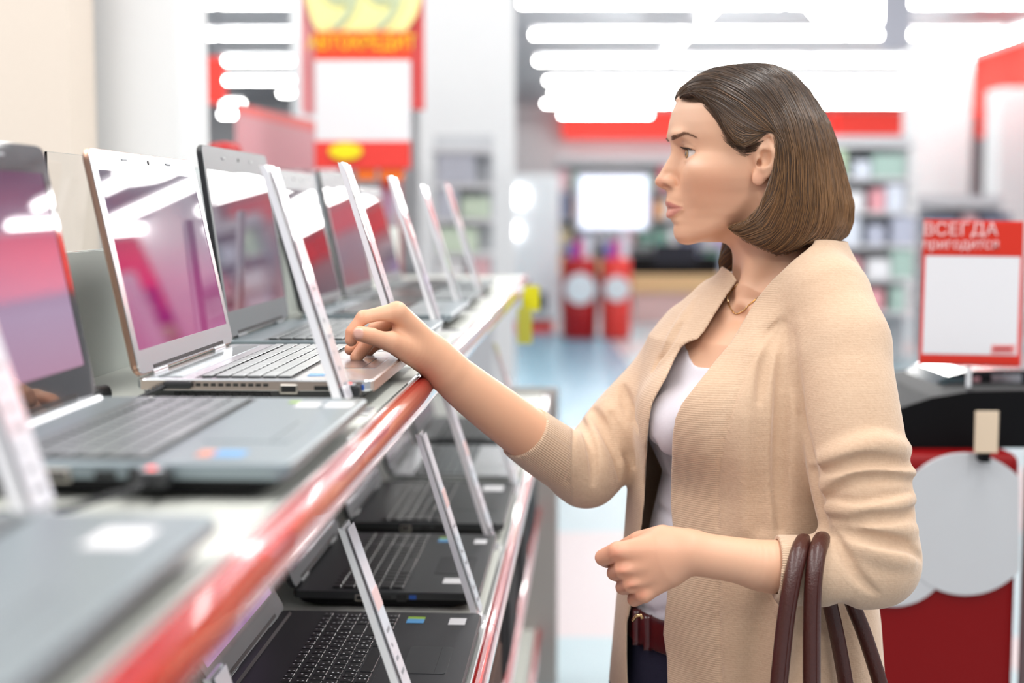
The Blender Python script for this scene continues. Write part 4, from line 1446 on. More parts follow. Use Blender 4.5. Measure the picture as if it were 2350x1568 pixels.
# lips
hf.ell(hp(1558, 458), (0.0150, 0.023, 0.0170), 0.010)
hf.ell(hp(1560, 500), (0.0105, 0.018, 0.0120), 0.010)
for s in (1, -1):
    P = lambda x, y, w: hp(x, y, w) if s > 0 else mir(hp(x, y, w))
    hf.chain([P(1538, 467, 0.0), P(1538, 468, 0.008), P(1549, 473, 0.017), P(1565, 477, 0.0235)], [0.0048, 0.0050, 0.0040, 0.0020], 0.006)
    hf.chain([P(1539, 491, 0.0), P(1541, 491, 0.009), P(1552, 485, 0.017), P(1565, 478, 0.0230)], [0.0062, 0.0058, 0.0042, 0.0020], 0.006)
_sl = [hf.hit(x, y, 1.70, 1.90, 700) for x, y in ((1533, 479.5), (1536, 479.5), (1541, 479.5), (1549, 478.8), (1557, 477.8), (1564, 477.2), (1568, 477.6))]
_ns = [hf.hit(x, y, 1.70, 1.90, 700) + np.array([0, 0.001, 0]) for x, y in ((1520, 427.5), (1526, 425.8), (1532, 426.2), (1537, 429))]
for s in (1, -1):
    hf.chain([p if s > 0 else mir(p) for p in _sl], [0.0007, 0.0008, 0.0010, 0.0010, 0.0010, 0.0009, 0.0005], 0.0018, 's')
    hf.chain([p if s > 0 else mir(p) for p in _ns], [0.0014, 0.0022, 0.0022, 0.0012], 0.0016, 's')
hf.ell(hp(1537, 512), (0.0050, 0.016, 0.0035), 0.010, 's')
# ears
for s in (1, -1):
    P = lambda x, y, w: hp(x, y, w) if s > 0 else mir(hp(x, y, w))
    hf.chain([P(1752, 345, 0.068), P(1756, 380, 0.068)], [0.017, 0.015], 0.010)
    hf.chain([P(1738, 345, 0.072), P(1741, 322, 0.077), P(1755, 307, 0.080), P(1772, 308, 0.082), P(1783, 330, 0.083), P(1783, 362, 0.082), P(1774, 388, 0.080), P(1760, 402, 0.077)],
             [0.0030, 0.0034, 0.0036, 0.0036, 0.0036, 0.0034, 0.0032, 0.0040], 0.004)
    hf.ell(P(1741, 409, 0.0745), (0.0088, 0.0042, 0.0100), 0.006)
    hf.chain([P(1764, 330, 0.082), P(1774, 350, 0.084), P(1768, 378, 0.081), P(1752, 390, 0.078)], [0.0030, 0.0034, 0.0030, 0.0030], 0.004)
    hf.ell(P(1756, 362, 0.0835), (0.0072, 0.0095, 0.0105), 0.004, 's')
    hf.ell(P(1758, 326, 0.087), (0.0065, 0.0060, 0.0085), 0.004, 's')
    hf.ell(P(1739, 366, 0.0765), (0.0036, 0.0038, 0.0062), 0.004)
    hf.ell(P(1743, 374, 0.078), (0.0034, 0.0100, 0.0050), 0.002, 's')
hv, hq = hf.mesh()

# ---- bring the mid profile onto the traced line
PROF = np.array([(1562, 226), (1549, 243), (1542.5, 257), (1536, 283), (1534, 306), (1535.5, 319), (1539.5, 334), (1541, 346), (1538, 356), (1533.5, 364), (1526.8, 375), (1519, 388), (1511, 400), (1504.5, 410), (1502.3, 416),
                 (1503.5, 423), (1508, 429), (1516, 433.5), (1526, 437), (1530, 443), (1529.5, 451), (1528, 461), (1528.4, 469), (1530.5, 475), (1532.5, 479.5), (1530.5, 485), (1528.4, 496), (1534.6, 503), (1546.5, 513), (1545.5, 525), (1546.3, 538), (1551.5, 549), (1561, 556)])


def fit_profile(V):
    px, py = project(np.stack([V[:, 0], np.full(len(V), YH), V[:, 2]], -1))
    w = np.abs(V[:, 1] - YH)
    ys = np.arange(228, 556, 2.0)
    cur = np.full(len(ys), np.nan)
    mid = (w < 0.0035) & (px < 1660)
    for i, y in enumerate(ys):
        m = mid & (np.abs(py - y) < 2.2)
        if m.any():
            cur[i] = px[m].min()
    ok = ~np.isnan(cur)
    want = np.interp(ys, PROF[:, 1], PROF[:, 0])
    df = (want - cur)[ok]
    df = np.convolve(np.pad(df, 4, mode='edge'), np.array([1, 2, 3, 4, 5, 4, 3, 2, 1]) / 25.0, 'valid')
    yk = ys[ok]
    df = df * np.clip((yk - 228) / 26, 0, 1) * np.clip((557 - yk) / 34, 0, 1)
    dlt = np.interp(py, yk, df, left=0, right=0)
    sig = np.interp(py, [240, 300, 340, 370, 430, 440, 510, 540], [0.040, 0.032, 0.014, 0.0095, 0.0085, 0.016, 0.018, 0.022])
    front = np.clip((1640 - px) / 50, 0, 1)
    g = dlt * np.exp(-(w / sig) ** 2) * front * YH / FPX
    V = V.copy()
    V[:, 0] += g
    return V


for _ in range(3):
    hv = fit_profile(hv)
_h0 = smooth_verts(hv, hq, 8, 0.5)
_px, _py = project(np.stack([hv[:, 0], np.full(len(hv), YH), hv[:, 2]], -1))
_w = (np.clip(1 - np.abs(_py - 444) / 14, 0, 1) * np.clip((1585 - _px) / 20, 0, 1))[:, None]
hv = smooth_verts(hv, hq, 1, 0.4) * (1 - _w) + _h0 * _w

# ---- hands and forearms
H1 = 0.0011
# far (right) hand, reaching to the touchpad
rf = Field((-0.225, 1.555, 1.165), (0.075, 1.835, 1.435), 0.0014)
WR = at(1003, 829, 1.700)
rf.chain([at(1342, 1092, 1.845), at(1205, 992, 1.782), at(1072, 890, 1.728), WR], [0.033, 0.0338, 0.0292, 0.0232], sub=6)
rf.cone(at(1020, 845, 1.706), at(990, 812, 1.694), 0.0240, 0.0225, 0.01)
IM, MM, RM, PM = at(911, 716, 1.636), at(920, 724, 1.660), at(930, 740, 1.684), at(943, 762, 1.704)
for q, r in ((IM, 0.0122), (MM, 0.0122), (RM, 0.0118), (PM, 0.0110)):
    rf.chain([WR, 0.5 * (WR + q), q], [0.0195, 0.0160, r], 0.009)
fing = [([IM, at(836, 732, 1.622), at(809, 763, 1.618), at(806, 781, 1.617)], [0.0112, 0.0094, 0.0084, 0.0072]),
        ([MM, at(862, 757, 1.655), at(838, 795, 1.646), at(818, 820, 1.640)], [0.0108, 0.0092, 0.0084, 0.0074]),
        ([RM, at(868, 762, 1.684), at(822, 785, 1.672), at(804, 802, 1.664)], [0.0112, 0.0094, 0.0080, 0.0070]),
        ([PM, at(890, 782, 1.708), at(860, 792, 1.704), at(846, 806, 1.700)], [0.0105, 0.0086, 0.0074, 0.0065])]
# thumb, nearest the viewer
rf.chain([at(968, 812, 1.682), at(935, 800, 1.655), at(893, 783, 1.622)], [0.0205, 0.0165, 0.0112], 0.010, sub=4)
rf.chain([at(893, 783, 1.622), at(852, 771.5, 1.608), at(826, 766, 1.602)], [0.0112, 0.0100, 0.0088], 0.005)
rf.chain([at(915, 752, 1.645), at(908, 770, 1.640)], [0.005, 0.005], 0.008)
def finger(pts, rad):
    rf.chain(pts, rad, 0.0028)
    rf.ell(pts[1], (rad[1] * 1.06,) * 3, 0.003)


finger(*fing[0])
rf.ell(at(872, 750, 1.626), (0.0150, 0.016, 0.0062), 0.004, 's')
rf.ell(at(850, 752, 1.620), (0.0090, 0.012, 0.0045), 0.003, 's')
for fg in fing[1:]:
    finger(*fg)
TN = at(822, 764.5, 1.5925)
rf.ell(at(821.5, 765, 1.5945), (0.0062, 0.0016, 0.0060), 0.0006)
rf.ell(at(834, 767.5, 1.592), (0.0010, 0.0014, 0.0055), 0.0008, 's')
for x, y in ((860, 768), (864, 771)):
    rf.chain([at(x, y - 11, 1.5990), at(x + 2, y, 1.5965), at(x, y + 9, 1.5985)], 0.0007, 0.0012, 's')
rv, rq = rf.mesh()
# near (left) hand, half closed in front of the belly
nf = Field((0.070, 1.530, 1.025), (0.480, 1.720, 1.165), 0.0014)
WN = at(1580, 1268, 1.600)
nf.chain([at(2000, 1300, 1.635), at(1785, 1302, 1.612), at(1690, 1286, 1.604), WN], [0.034, 0.0312, 0.0262, 0.0245], sub=6)
mc = [(at(1418, 1267, 1.592), 0.0132), (at(1432, 1307, 1.590), 0.0130), (at(1449, 1340, 1.592), 0.0122), (at(1476, 1364, 1.596), 0.0112)]
for q, r in mc:
    nf.chain([WN, 0.55 * WN + 0.45 * q, q], [0.0215, 0.0190, r * 0.90], 0.0045)
nf.ell(at(1515, 1282, 1.604), (0.040, 0.019, 0.028), 0.014)
nf.chain([at(1585, 1262, 1.604), at(1520, 1238, 1.612), at(1468, 1243, 1.630), at(1432, 1258, 1.652), at(1412, 1272, 1.660)], [0.0200, 0.0165, 0.0125, 0.0100, 0.0085], 0.012)
fing = [([mc[0][0], at(1384, 1280, 1.610), at(1394, 1288, 1.640), at(1418, 1290, 1.650)], [0.0128, 0.0104, 0.0090, 0.0080]),
        ([mc[1][0], at(1411, 1315, 1.614), at(1420, 1320, 1.642), at(1440, 1320, 1.650)], [0.0124, 0.0102, 0.0090, 0.0080]),
        ([mc[2][0], at(1430, 1348, 1.615), at(1438, 1348, 1.642), at(1456, 1345, 1.648)], [0.0118, 0.0097, 0.0085, 0.0078]),
        ([mc[3][0], at(1456, 1376, 1.614), at(1464, 1372, 1.638), at(1480, 1366, 1.644)], [0.0108, 0.0092, 0.0080, 0.0072])]
for pts, rad in fing:
    nf.chain(pts, [rad[0] * 0.92] + [r * 0.93 for r in rad[1:]], 0.0012)
for q, r in mc:
    nf.ell(q + np.array([0.001, -0.004, 0.001]), (0.0088, 0.0095, 0.0078), 0.006)      # knuckles
for a_, b_ in zip(mc, mc[1:]):
    m_ = 0.5 * (a_[0] + b_[0])
    nf.chain([m_ + np.array([-0.006, -0.013, 0]), m_ + np.array([0.016, -0.021, 0.002])], [0.0042, 0.002], 0.007, 's')
nv, nq = nf.mesh()
# upper arms and trunk hidden under the clothes, so that the body is whole
uf = Field((0.05, 1.55, 0.80), (0.55, 2.10, 1.42), 0.006)
uf.op('u', cap_z(slices(BODY, off=-0.004), 0.82, zz(800)), (0.05, 1.6, 0.80), (0.55, 2.1, 1.40))
uf.chain([SH_N, at(1955, 960, 1.675), at(2000, 1290, 1.635)], [0.036, 0.034, 0.030], 0.02)
uf.chain([SH_F, at(1530, 870, 1.94), at(1425, 1000, 1.90), at(1340, 1090, 1.848)], [0.030, 0.032, 0.030, 0.028], 0.01)
uv, uq = uf.mesh()
bv, bq = join([(hv, hq), (rv, rq), (nv, nq), (uv, uq)])

# ---- skin colour: lips, cheeks, knuckles, nails (what the skin itself is)
def in_poly(px, py, poly):
    c = np.zeros(len(px), bool)
    n = len(poly)
    for i in range(n):
        (x1, y1), (x2, y2) = poly[i], poly[(i + 1) % n]
        if y1 == y2:
            continue
        m = ((py < y1) != (py < y2)) & (px < (x2 - x1) * (py - y1) / (y2 - y1) + x1)
        c ^= m
    return c


def soft_poly(px, py, poly, soft=2.0):
    d = np.full(len(px), 1e9)
    n = len(poly)
    for i in range(n):
        (x1, y1), (x2, y2) = poly[i], poly[(i + 1) % n]
        ex, ey = x2 - x1, y2 - y1
        t = np.clip(((px - x1) * ex + (py - y1) * ey) / (ex * ex + ey * ey + 1e-9), 0, 1)
        d = np.minimum(d, np.hypot(px - x1 - t * ex, py - y1 - t * ey))
    d = np.where(in_poly(px, py, poly), -d, d)
    return np.clip(0.5 - d / (2 * soft), 0, 1)


def blob(px, py, x, y, rx, ry):
    return np.exp(-(((px - x) / rx) ** 2 + ((py - y) / ry) ** 2))


Vm = bv.copy()
isface = (np.arange(len(bv)) < len(hv))
Vm[:, 1] = np.where(isface, YH - np.abs(bv[:, 1] - YH), bv[:, 1])
px, py = project(Vm)
tint = np.tile(np.array(rgb(234, 184, 152)[:3]), (len(bv), 1))


def paint(w, c):
    global tint
    c = np.array(rgb(*c)[:3])
    w = np.clip(w, 0, 1)[:, None]
    tint = tint * (1 - w) + c * w


F_ = isface.astype(float)
paint(0.38 * F_ * blob(px, py, 1640, 428, 70, 48), (228, 150, 116))
paint(0.45 * F_ * blob(px, py, 1512, 420, 16, 16), (226, 150, 128))
paint(0.35 * F_ * blob(px, py, 1742, 410, 16, 22), (236, 160, 134))
paint(0.45 * F_ * blob(px, py, 1572, 250, 50, 50), (240, 206, 184))
paint(0.5 * F_ * blob(px, py, 1590, 375, 26, 10), (240, 206, 186))
ul = soft_poly(px, py, [(1515, 463), (1530, 462), (1537, 463.5), (1548, 469), (1567, 476.5), (1560, 478), (1538, 480.5), (1515, 481)])
ll = soft_poly(px, py, [(1515, 481), (1538, 480.5), (1560, 478), (1567, 477), (1556, 488), (1544, 497), (1533, 501.5), (1515, 501)])
paint(0.80 * F_ * ul, (190, 108, 104))
paint(0.72 * F_ * ll, (214, 138, 132))
hand = ~isface
paint(0.55 * hand * (bv[:, 1] < 1.70) * (px > 1300) * np.clip((1700 - px) / 250, 0, 1), (216, 150, 122))
paint(0.30 * hand * (px < 1300), (226, 162, 124))
for x, y, r in ((1412, 1270, 16), (1428, 1309, 14), (1447, 1342, 13), (1474, 1364, 13)):
    paint(0.40 * hand * blob(px, py, x, y, r, r), (222, 136, 112))
paint(0.40 * hand * (px < 1000) * blob(px, py, 812, 775, 45, 60), (232, 146, 110))
paint(0.85 * soft_poly(px, py, [(811, 757), (818, 753), (832, 755), (834, 767), (831, 777), (818, 778), (812, 770)]) * hand * (bv[:, 1] < 1.5975), (236, 186, 172))

m_skin = mat('skin', (0.8, 0.55, 0.42), rough=0.44, spec=0.4, sss=0.10)
at_ = N(m_skin, 'ShaderNodeAttribute', attribute_name='tint')
L(m_skin, at_.outputs['Color'], bsdf(m_skin).inputs['Base Color'])
tc_ = N(m_skin, 'ShaderNodeTexCoord')
nz_ = N(m_skin, 'ShaderNodeTexNoise', Scale=900.0, Detail=3.0)
L(m_skin, tc_.outputs['Object'], nz_.inputs['Vector'])
bp_ = N(m_skin, 'ShaderNodeBump', Strength=0.10, Distance=0.0006)
L(m_skin, nz_.outputs['Fac'], bp_.inputs['Height'])
L(m_skin, bp_.outputs['Normal'], bsdf(m_skin).inputs['Normal'])

woman = thing('person', 'woman in a beige cardigan reaching out to touch the silver laptop', 'person', (0.29, 1.85, 0.0))


def wpart(name, me, m, parent=None):
    o = link(name, me, m, woman if parent is None else parent)
    if parent is None:
        o.location = (-0.29, -1.85, 0)
    return o


body = wpart('body', np_mesh('body', bv, bq, tint), m_skin)

# ---- eyes
m_eye = mat('eye', (0.85, 0.82, 0.8), rough=0.06, coat=1.0)
ea = N(m_eye, 'ShaderNodeAttribute', attribute_name='tint')
L(m_eye, ea.outputs['Color'], bsdf(m_eye).inputs['Base Color'])


def eyeball():
    n, k = 40, 48
    V, Q = [], []
    for i in range(n + 1):
        a = PI * i / n
        for j in range(k):
            b = 2 * PI * j / k
            V.append((-math.cos(a), math.sin(a) * math.cos(b), math.sin(a) * math.sin(b)))
    V = np.array(V)
    for i in range(n):
        for j in range(k):
            Q.append((i * k + j, i * k + (j + 1) % k, (i + 1) * k + (j + 1) % k, (i + 1) * k + j))
    ang = np.degrees(np.arccos(np.clip(-V[:, 0], -1, 1)))
    c = np.tile(np.array(rgb(232, 222, 216)[:3]), (len(V), 1))
    c[ang < 29] = rgb(70, 48, 30)[:3]
    c[ang < 26] = rgb(190, 148, 98)[:3]
    c[(ang < 18)] = rgb(160, 118, 72)[:3]
    c[ang < 11] = (0.004, 0.003, 0.003)
    r = ER * (1 + 0.035 * np.exp(-(ang / 22) ** 2))
    return np_mesh('eyeball', V * r[:, None], np.array(Q), c)


em = eyeball()
for p in (EYE, mir(EYE)):
    o = link('eyeball', em, m_eye, body, tuple(p), (0, 0.03, 0.27))

# ---- strands: brows and lashes
def ribbons(name, lines, r0, r1, m, parent):
    """many thin tapering three-sided hairs"""
    bm_v, bm_q = [], []
    n0 = 0
    for pts in lines:
        P = np.array(pts)
        k = len(P)
        t = np.gradient(P, axis=0)
        t /= np.linalg.norm(t, axis=1, keepdims=True) + 1e-9
        u = np.cross(t, [0.3, 0.9, 0.2])
        u /= np.linalg.norm(u, axis=1, keepdims=True) + 1e-9
        v = np.cross(t, u)
        rr = np.linspace(r0, r1, k)[:, None]
        for a in (0, 2.094, 4.189):
            bm_v.append(P + rr * (u * math.cos(a) + v * math.sin(a)))
        for i in range(k - 1):
            for s in range(3):
                a, b = n0 + s * k + i, n0 + ((s + 1) % 3) * k + i
                bm_q.append((a, b, b + 1, a + 1))
        n0 += 3 * k
    o = link(name, np_mesh(name, np.concatenate(bm_v), np.array(bm_q)), m, parent)
    return o


m_brow = mat('brow_brown', rgb(150, 110, 86), rough=0.6)
m_lash = mat('lash_black', (0.012, 0.009, 0.008), rough=0.5)
rs = np.random.RandomState(3)


def brow_lines(n=170):
    out = []
    g = np.array([(1541, 318), (1549, 316), (1558, 310), (1568, 306), (1577, 306.5), (1586, 309.5), (1594, 313)])
    th = np.array([5.0, 5.0, 4.0, 3.0, 2.2, 1.3, 0.6])
    s = np.linspace(0, 1, len(g))
    for i in range(n):
        q = rs.uniform(0, 1) ** 1.25
        x = np.interp(q, s, g[:, 0]) + rs.uniform(-1, 1)
        y = np.interp(q, s, g[:, 1]) + rs.uniform(-1, 1) * np.interp(q, s, th)
        dx, dy = 6 + 2 * rs.rand(), (-3.0 + 6.0 * q) + rs.uniform(-1, 1)
        pts = []
        for f in (0, 0.5, 1.0):
            h = hf.hit(x + dx * f, y + dy * f, 1.70, 1.92, 500)
            pts.append(h + np.array([-0.0004 - 0.0003 * f, -0.0006 - 0.0004 * f, 0]))
        out.append(pts)
    return out


bl = brow_lines()
o = ribbons('eyebrow', bl, 0.00032, 0.00012, m_brow, body)
far_b = [[mir(p) + np.array([-0.0012, 0, 0]) for p in q] for q in bl]
o = ribbons('eyebrow', far_b, 0.00032, 0.00012, m_brow, body)


def lash_lines(c, s, n=46):
    out, rim = [], []
    for i in range(n):
        q = i / (n - 1)
        y = -0.0138 + 0.026 * q                         # outer -> inner corner
        x = -math.sqrt(max(1e-6, (ER + 0.0018) ** 2 - 0.0064 ** 2 - min(abs(y), 0.0118) ** 2 * 0.93))
        z = 0.0064 - (x + 0.012) * 0.20 + 0.0004 + 0.0010 * math.cos(y / 0.012) - 0.0004
        p = c + np.array([x, y * s, z])
        rim.append(p + np.array([-0.0007, -0.0003 * s, 0.0003]))
        d = np.array([-0.0066, (-0.0026 + 0.0015 * q) * s, 0.0004])
        out.append([p, p + d * 0.5 + np.array([0, 0, -0.0002]), p + d + np.array([0, 0, 0.0014])])
    return out, rim


for c, s in ((EYE, 1), (mir(EYE), -1)):
    ls, rim = lash_lines(c, s)
    lo_ = ribbons('eyelashes', ls, 0.00028, 0.00008, m_lash, body)
    link('lid_line', tube_mesh('lid_line', [tuple(p) for p in rim[1:-2]], [0.0004 + 0.0006 * math.sin(PI * i / (len(rim) - 4)) for i in range(len(rim) - 3)], 6), m_lash, body)
# ---- hair: a solid bob with thousands of strands laid over it
HSIL = [(1562, 226), (1561, 211), (1572, 195), (1595, 178), (1633, 158), (1679, 150), (1732, 146), (1771, 149), (1801, 158), (1832, 179), (1859, 208), (1882, 242), (1901, 273), (1920, 323), (1935, 376), (1950, 433), (1960, 471), (1957, 513), (1946, 540), (1920, 556), (1882, 567),
        (1855, 560), (1830, 575), (1809, 581), (1782, 586), (1757, 573), (1744, 570), (1709, 552), (1694, 540), (1672, 522), (1713, 506), (1744, 475), (1762, 430), (1772, 400), (1779, 368), (1779, 330), (1772, 305), (1755, 308), (1732, 329), (1708, 340), (1690, 330), (1668, 307), (1645, 268), (1625, 242), (1595, 222)]
bf = Field((0.165, 1.73, 1.40), (0.465, 1.97, 1.705), 0.0024)


def poly_sd(px, py, poly):
    sh = px.shape
    px, py = px.ravel(), py.ravel()
    d = np.full(len(px), 1e9)
    n = len(poly)
    for i in range(n):
        (x1, y1), (x2, y2) = poly[i], poly[(i + 1) % n]
        ex, ey = x2 - x1, y2 - y1
        t = np.clip(((px - x1) * ex + (py - y1) * ey) / (ex * ex + ey * ey + 1e-9), 0, 1)
        d = np.minimum(d, np.hypot(px - x1 - t * ex, py - y1 - t * ey))
    return np.where(in_poly(px, py, poly), -d, d).reshape(sh)


HB = np.array([(150, 1790), (160, 1806), (180, 1834), (208, 1860), (242, 1883), (273, 1902), (323, 1921), (376, 1936), (433, 1951), (471, 1962), (513, 1960), (540, 1950), (590, 1935)])
HW = np.array([(146, 0.012), (152, 0.030), (160, 0.044), (178, 0.058), (205, 0.0705), (240, 0.0780), (290, 0.0860), (340, 0.0900), (400, 0.0910), (470, 0.0915), (520, 0.0900), (560, 0.0820), (590, 0.070)])


def hair_fn(X, Y, Z):
    # each depth is seen a little larger or smaller, so the outline follows the sight lines near the mid plane and the near side
    x, z = X[:, 0, 0], Z[0, 0, :]
    out = np.empty((len(x), Y.shape[1], len(z)), np.float32)
    s = YH / FPX
    for j, yv in enumerate(Y[0, :, 0]):
        w = abs(float(yv) - YH)
        px, py = project(np.stack(np.broadcast_arrays(x[:, None], np.float64(YH - w), z[None, :]), -1))
        if j == 0 or True:
            key = round(w, 4)
        pd = poly_sd(px, py, HSIL) * s if key not in _pc else _pc[key]
        _pc[key] = pd
        xb = np.interp(py, HB[:, 0], HB[:, 1])
        W = np.interp(py, HW[:, 0], HW[:, 1])
        xc = np.interp(py, [150, 300, 450], [1715, 1760, 1800])
        q = np.where(px > xc, (px - xc) / (xb - xc), np.clip((xc - px) / (xc - 1540), 0, 1) * np.interp(py, [300, 420], [1.0, 0.55]))
        prof = np.sqrt(np.clip(1 - np.clip(q, 0, 1) ** 2.3, 0.0, 1))
        lat = w - W * prof
        out[:, j, :] = -smin(-pd, -lat * np.clip(0.45 + 0.55 * prof, 0, 1), 0.010)
    return out


_pc = {}
bf.op('u', hair_fn, (0.166, 1.735, 1.405), (0.46, 1.965, 1.70))
bf.chain([hp(1715, 470, -0.066), hp(1690, 545, -0.070), hp(1672, 600, -0.066), hp(1660, 632, -0.060)], [0.016, 0.016, 0.012, 0.004], 0.006)
# a parting furrow and combed waves
bf.chain([hp(1590, 186, -0.012), hp(1660, 152, -0.012), hp(1740, 143, -0.010)], 0.003, 0.006, 's')
cv, cq = bf.mesh()
cv = smooth_verts(cv, cq, 2, 0.5)
m_hairbase = mat('hair_dark', rgb(70, 50, 36), rough=0.55)
hair = wpart('hair', np_mesh('hair', cv, cq), m_hairbase)
GUIDES = [[(1562, 212), (1600, 205), (1650, 232), (1700, 272), (1745, 300), (1772, 306)],
          [(1575, 224), (1612, 236), (1645, 272), (1675, 312), (1705, 335), (1740, 318), (1768, 306)],
          [(1575, 198), (1640, 190), (1710, 235), (1760, 285), (1782, 330), (1786, 390), (1772, 445), (1735, 492), (1676, 520)],
          [(1620, 168), (1700, 185), (1765, 245), (1795, 320), (1800, 400), (1792, 470), (1765, 530), (1718, 550)],
          [(1660, 155), (1740, 185), (1795, 260), (1815, 350), (1815, 450), (1800, 530), (1765, 576)],
          [(1720, 148), (1790, 185), (1835, 270), (1850, 370), (1850, 470), (1838, 545), (1812, 582)],
          [(1770, 150), (1835, 205), (1872, 290), (1892, 390), (1900, 480), (1888, 545), (1860, 562)],
          [(1800, 158), (1859, 208), (1901, 273), (1935, 376), (1958, 465), (1955, 520), (1915, 555)]]
gs, gt = [], []
for g in GUIDES:
    g = np.array(g, float)
    for a_, b_ in zip(g, g[1:]):
        for t_ in (0.17, 0.5, 0.83):
            gs.append(a_ + (b_ - a_) * t_)
            gt.append((b_ - a_) / np.linalg.norm(b_ - a_))
gs, gt = np.array(gs), np.array(gt)


def flow(P, g):
    """direction the hair lies at points on the surface"""
    M = P.copy()
    side = np.where(P[:, 1] < YH, 1.0, -1.0)
    M[:, 1] = YH - np.abs(P[:, 1] - YH)
    x, y = project(M)
    d2 = (x[:, None] - gs[None, :, 0]) ** 2 + (y[:, None] - gs[None, :, 1]) ** 2
    w = 1 / (d2 + 60.0) ** 2
    t = (w[:, :, None] * gt[None]).sum(1)
    t /= np.linalg.norm(t, axis=1, keepdims=True) + 1e-9
    v = np.stack([t[:, 0], np.zeros(len(P)), -t[:, 1]], 1)
    up = np.clip(g[:, 2], 0, 1)
    v[:, 1] -= side * up * 0.9
    v -= (v * g).sum(1, keepdims=True) * g
    return v / (np.linalg.norm(v, axis=1, keepdims=True) + 1e-9), x, y


rs = np.random.RandomState(11)
NS, K, ST = 12500, 16, 0.0065
pick = cv[rs.randint(0, len(cv), NS)]
# fewer on the far side, which the camera hardly sees
keep = (pick[:, 1] < YH + 0.02) | (rs.rand(NS) < 0.45)
pick = pick[keep]
NS = len(pick)
offs = rs.uniform(-0.0012, 0.0016, NS)
sway = rs.normal(0, 0.05, (NS, 3))


def trace(P, sgn):
    out = []
    P = P.copy()
    alive = np.ones(NS, bool)
    for i in range(K // 2):
        for _ in range(2):
            d = bf.sample(P)
            g = bf.grad(P)
            P = P - (np.clip(d - offs, -0.004, 0.004))[:, None] * g
        v, x, y = flow(P, g)
        v = v + sway * 0.6
        alive &= (g[:, 2] > -0.75)
        stepv = np.where(alive[:, None], v * ST * sgn, v * ST * sgn * 0.02)
        out.append(P.copy())
        P = P + stepv
    return out


fw = trace(pick, 1.0)
bw = trace(pick, -1.0)
SP_ = np.stack(bw[::-1][:-1] + fw, 1)          # (n, pts, 3)
kk = SP_.shape[1]
tng = np.gradient(SP_, axis=1)
tng /= np.linalg.norm(tng, axis=2, keepdims=True) + 1e-9
u_ = np.cross(tng, np.array([0.2, 0.93, 0.3]))
u_ /= np.linalg.norm(u_, axis=2, keepdims=True) + 1e-9
v_ = np.cross(tng, u_)
tp = np.sin(np.linspace(0.12, PI - 0.10, kk)) ** 0.5
rad_ = (rs.uniform(0.00020, 0.00040, NS)[:, None] * tp[None])[:, :, None]
rings = [SP_ + rad_ * (u_ * math.cos(a) + v_ * math.sin(a)) for a in (0, 2.094, 4.189)]
SV = np.stack(rings, 2).reshape(-1, 3)          # n, kk, 3
ii = np.arange(NS)[:, None, None] * kk * 3 + np.arange(kk - 1)[None, :, None] * 3
s0, s1 = np.arange(3)[None, None, :], (np.arange(3)[None, None, :] + 1) % 3
SQ = np.stack([ii + s0, ii + s1, ii + 3 + s1, ii + 3 + s0], -1).reshape(-1, 4)
# colour: dark at the crown, golden brown lengths, each strand a little different
_, sy = project(SP_.reshape(-1, 3))
f_ = np.clip((sy - 190) / 260, 0, 1)[:, None]
f_ = np.clip(f_ + np.repeat(rs.normal(0, 0.22, NS), kk)[:, None], 0, 1)
c0, c1 = np.array(rgb(70, 55, 45)[:3]), np.array(rgb(144, 104, 66)[:3])
sc_ = np.repeat((c0 * (1 - f_) + c1 * f_) * np.repeat(rs.uniform(0.65, 1.3, NS), kk)[:, None], 3, 0)
m_hair = mat('hair_strand', (0.2, 0.12, 0.06), rough=0.26, spec=0.8)
ha = N(m_hair, 'ShaderNodeAttribute', attribute_name='tint')
L(m_hair, ha.outputs['Color'], bsdf(m_hair).inputs['Base Color'])
o = link('hair_strands', np_mesh('hair_strands', SV, SQ, np.clip(sc_, 0, 1)), m_hair, hair)
o['kind'] = 'stuff'

# fine short hairs that soften the hairline
hl = np.array([(1562, 226), (1578, 224), (1595, 221), (1612, 230), (1625, 242), (1645, 268), (1657, 288), (1668, 307), (1680, 320), (1690, 330), (1700, 337), (1712, 340), (1732, 330)], float)
cum = np.concatenate([[0], np.cumsum(np.linalg.norm(np.diff(hl, axis=0), axis=1))])
baby = []
for i in range(620):
    q = rs.uniform(0, cum[-1])
    x, y = np.interp(q, cum, hl[:, 0]), np.interp(q, cum, hl[:, 1])
    far_ = rs.uniform(0, 1) ** 2 * (16 if y > 300 else 9)
    # away from the hair, towards the face
    x, y = x - far_ * 0.75, y + far_ * (0.65 if x < 1700 else 1.0)
    pts = []
    for k in range(5):
        h1 = hf.hit(x, y, 1.70, 1.92, 240)
        h2 = bf.hit(x, y, 1.735, 1.92, 240)
        p = h1 if h1[1] < h2[1] or bf.sample(h2[None])[0] > 0 else h2
        pts.append(p + np.array([0, -0.0005 - 0.0002 * k, 0]))
        d2 = (x - gs[:, 0]) ** 2 + (y - gs[:, 1]) ** 2
        w = 1 / (d2 + 60.0) ** 2
        t = (w[:, None] * gt).sum(0)
        t /= np.linalg.norm(t)
        x, y = x + t[0] * 6, y + t[1] * 6
    baby.append(pts)
o = ribbons('hairline_strands', baby, 0.00010, 0.00026, mat('hair_fine', rgb(96, 72, 54), rough=0.5), hair)
o['kind'] = 'stuff'
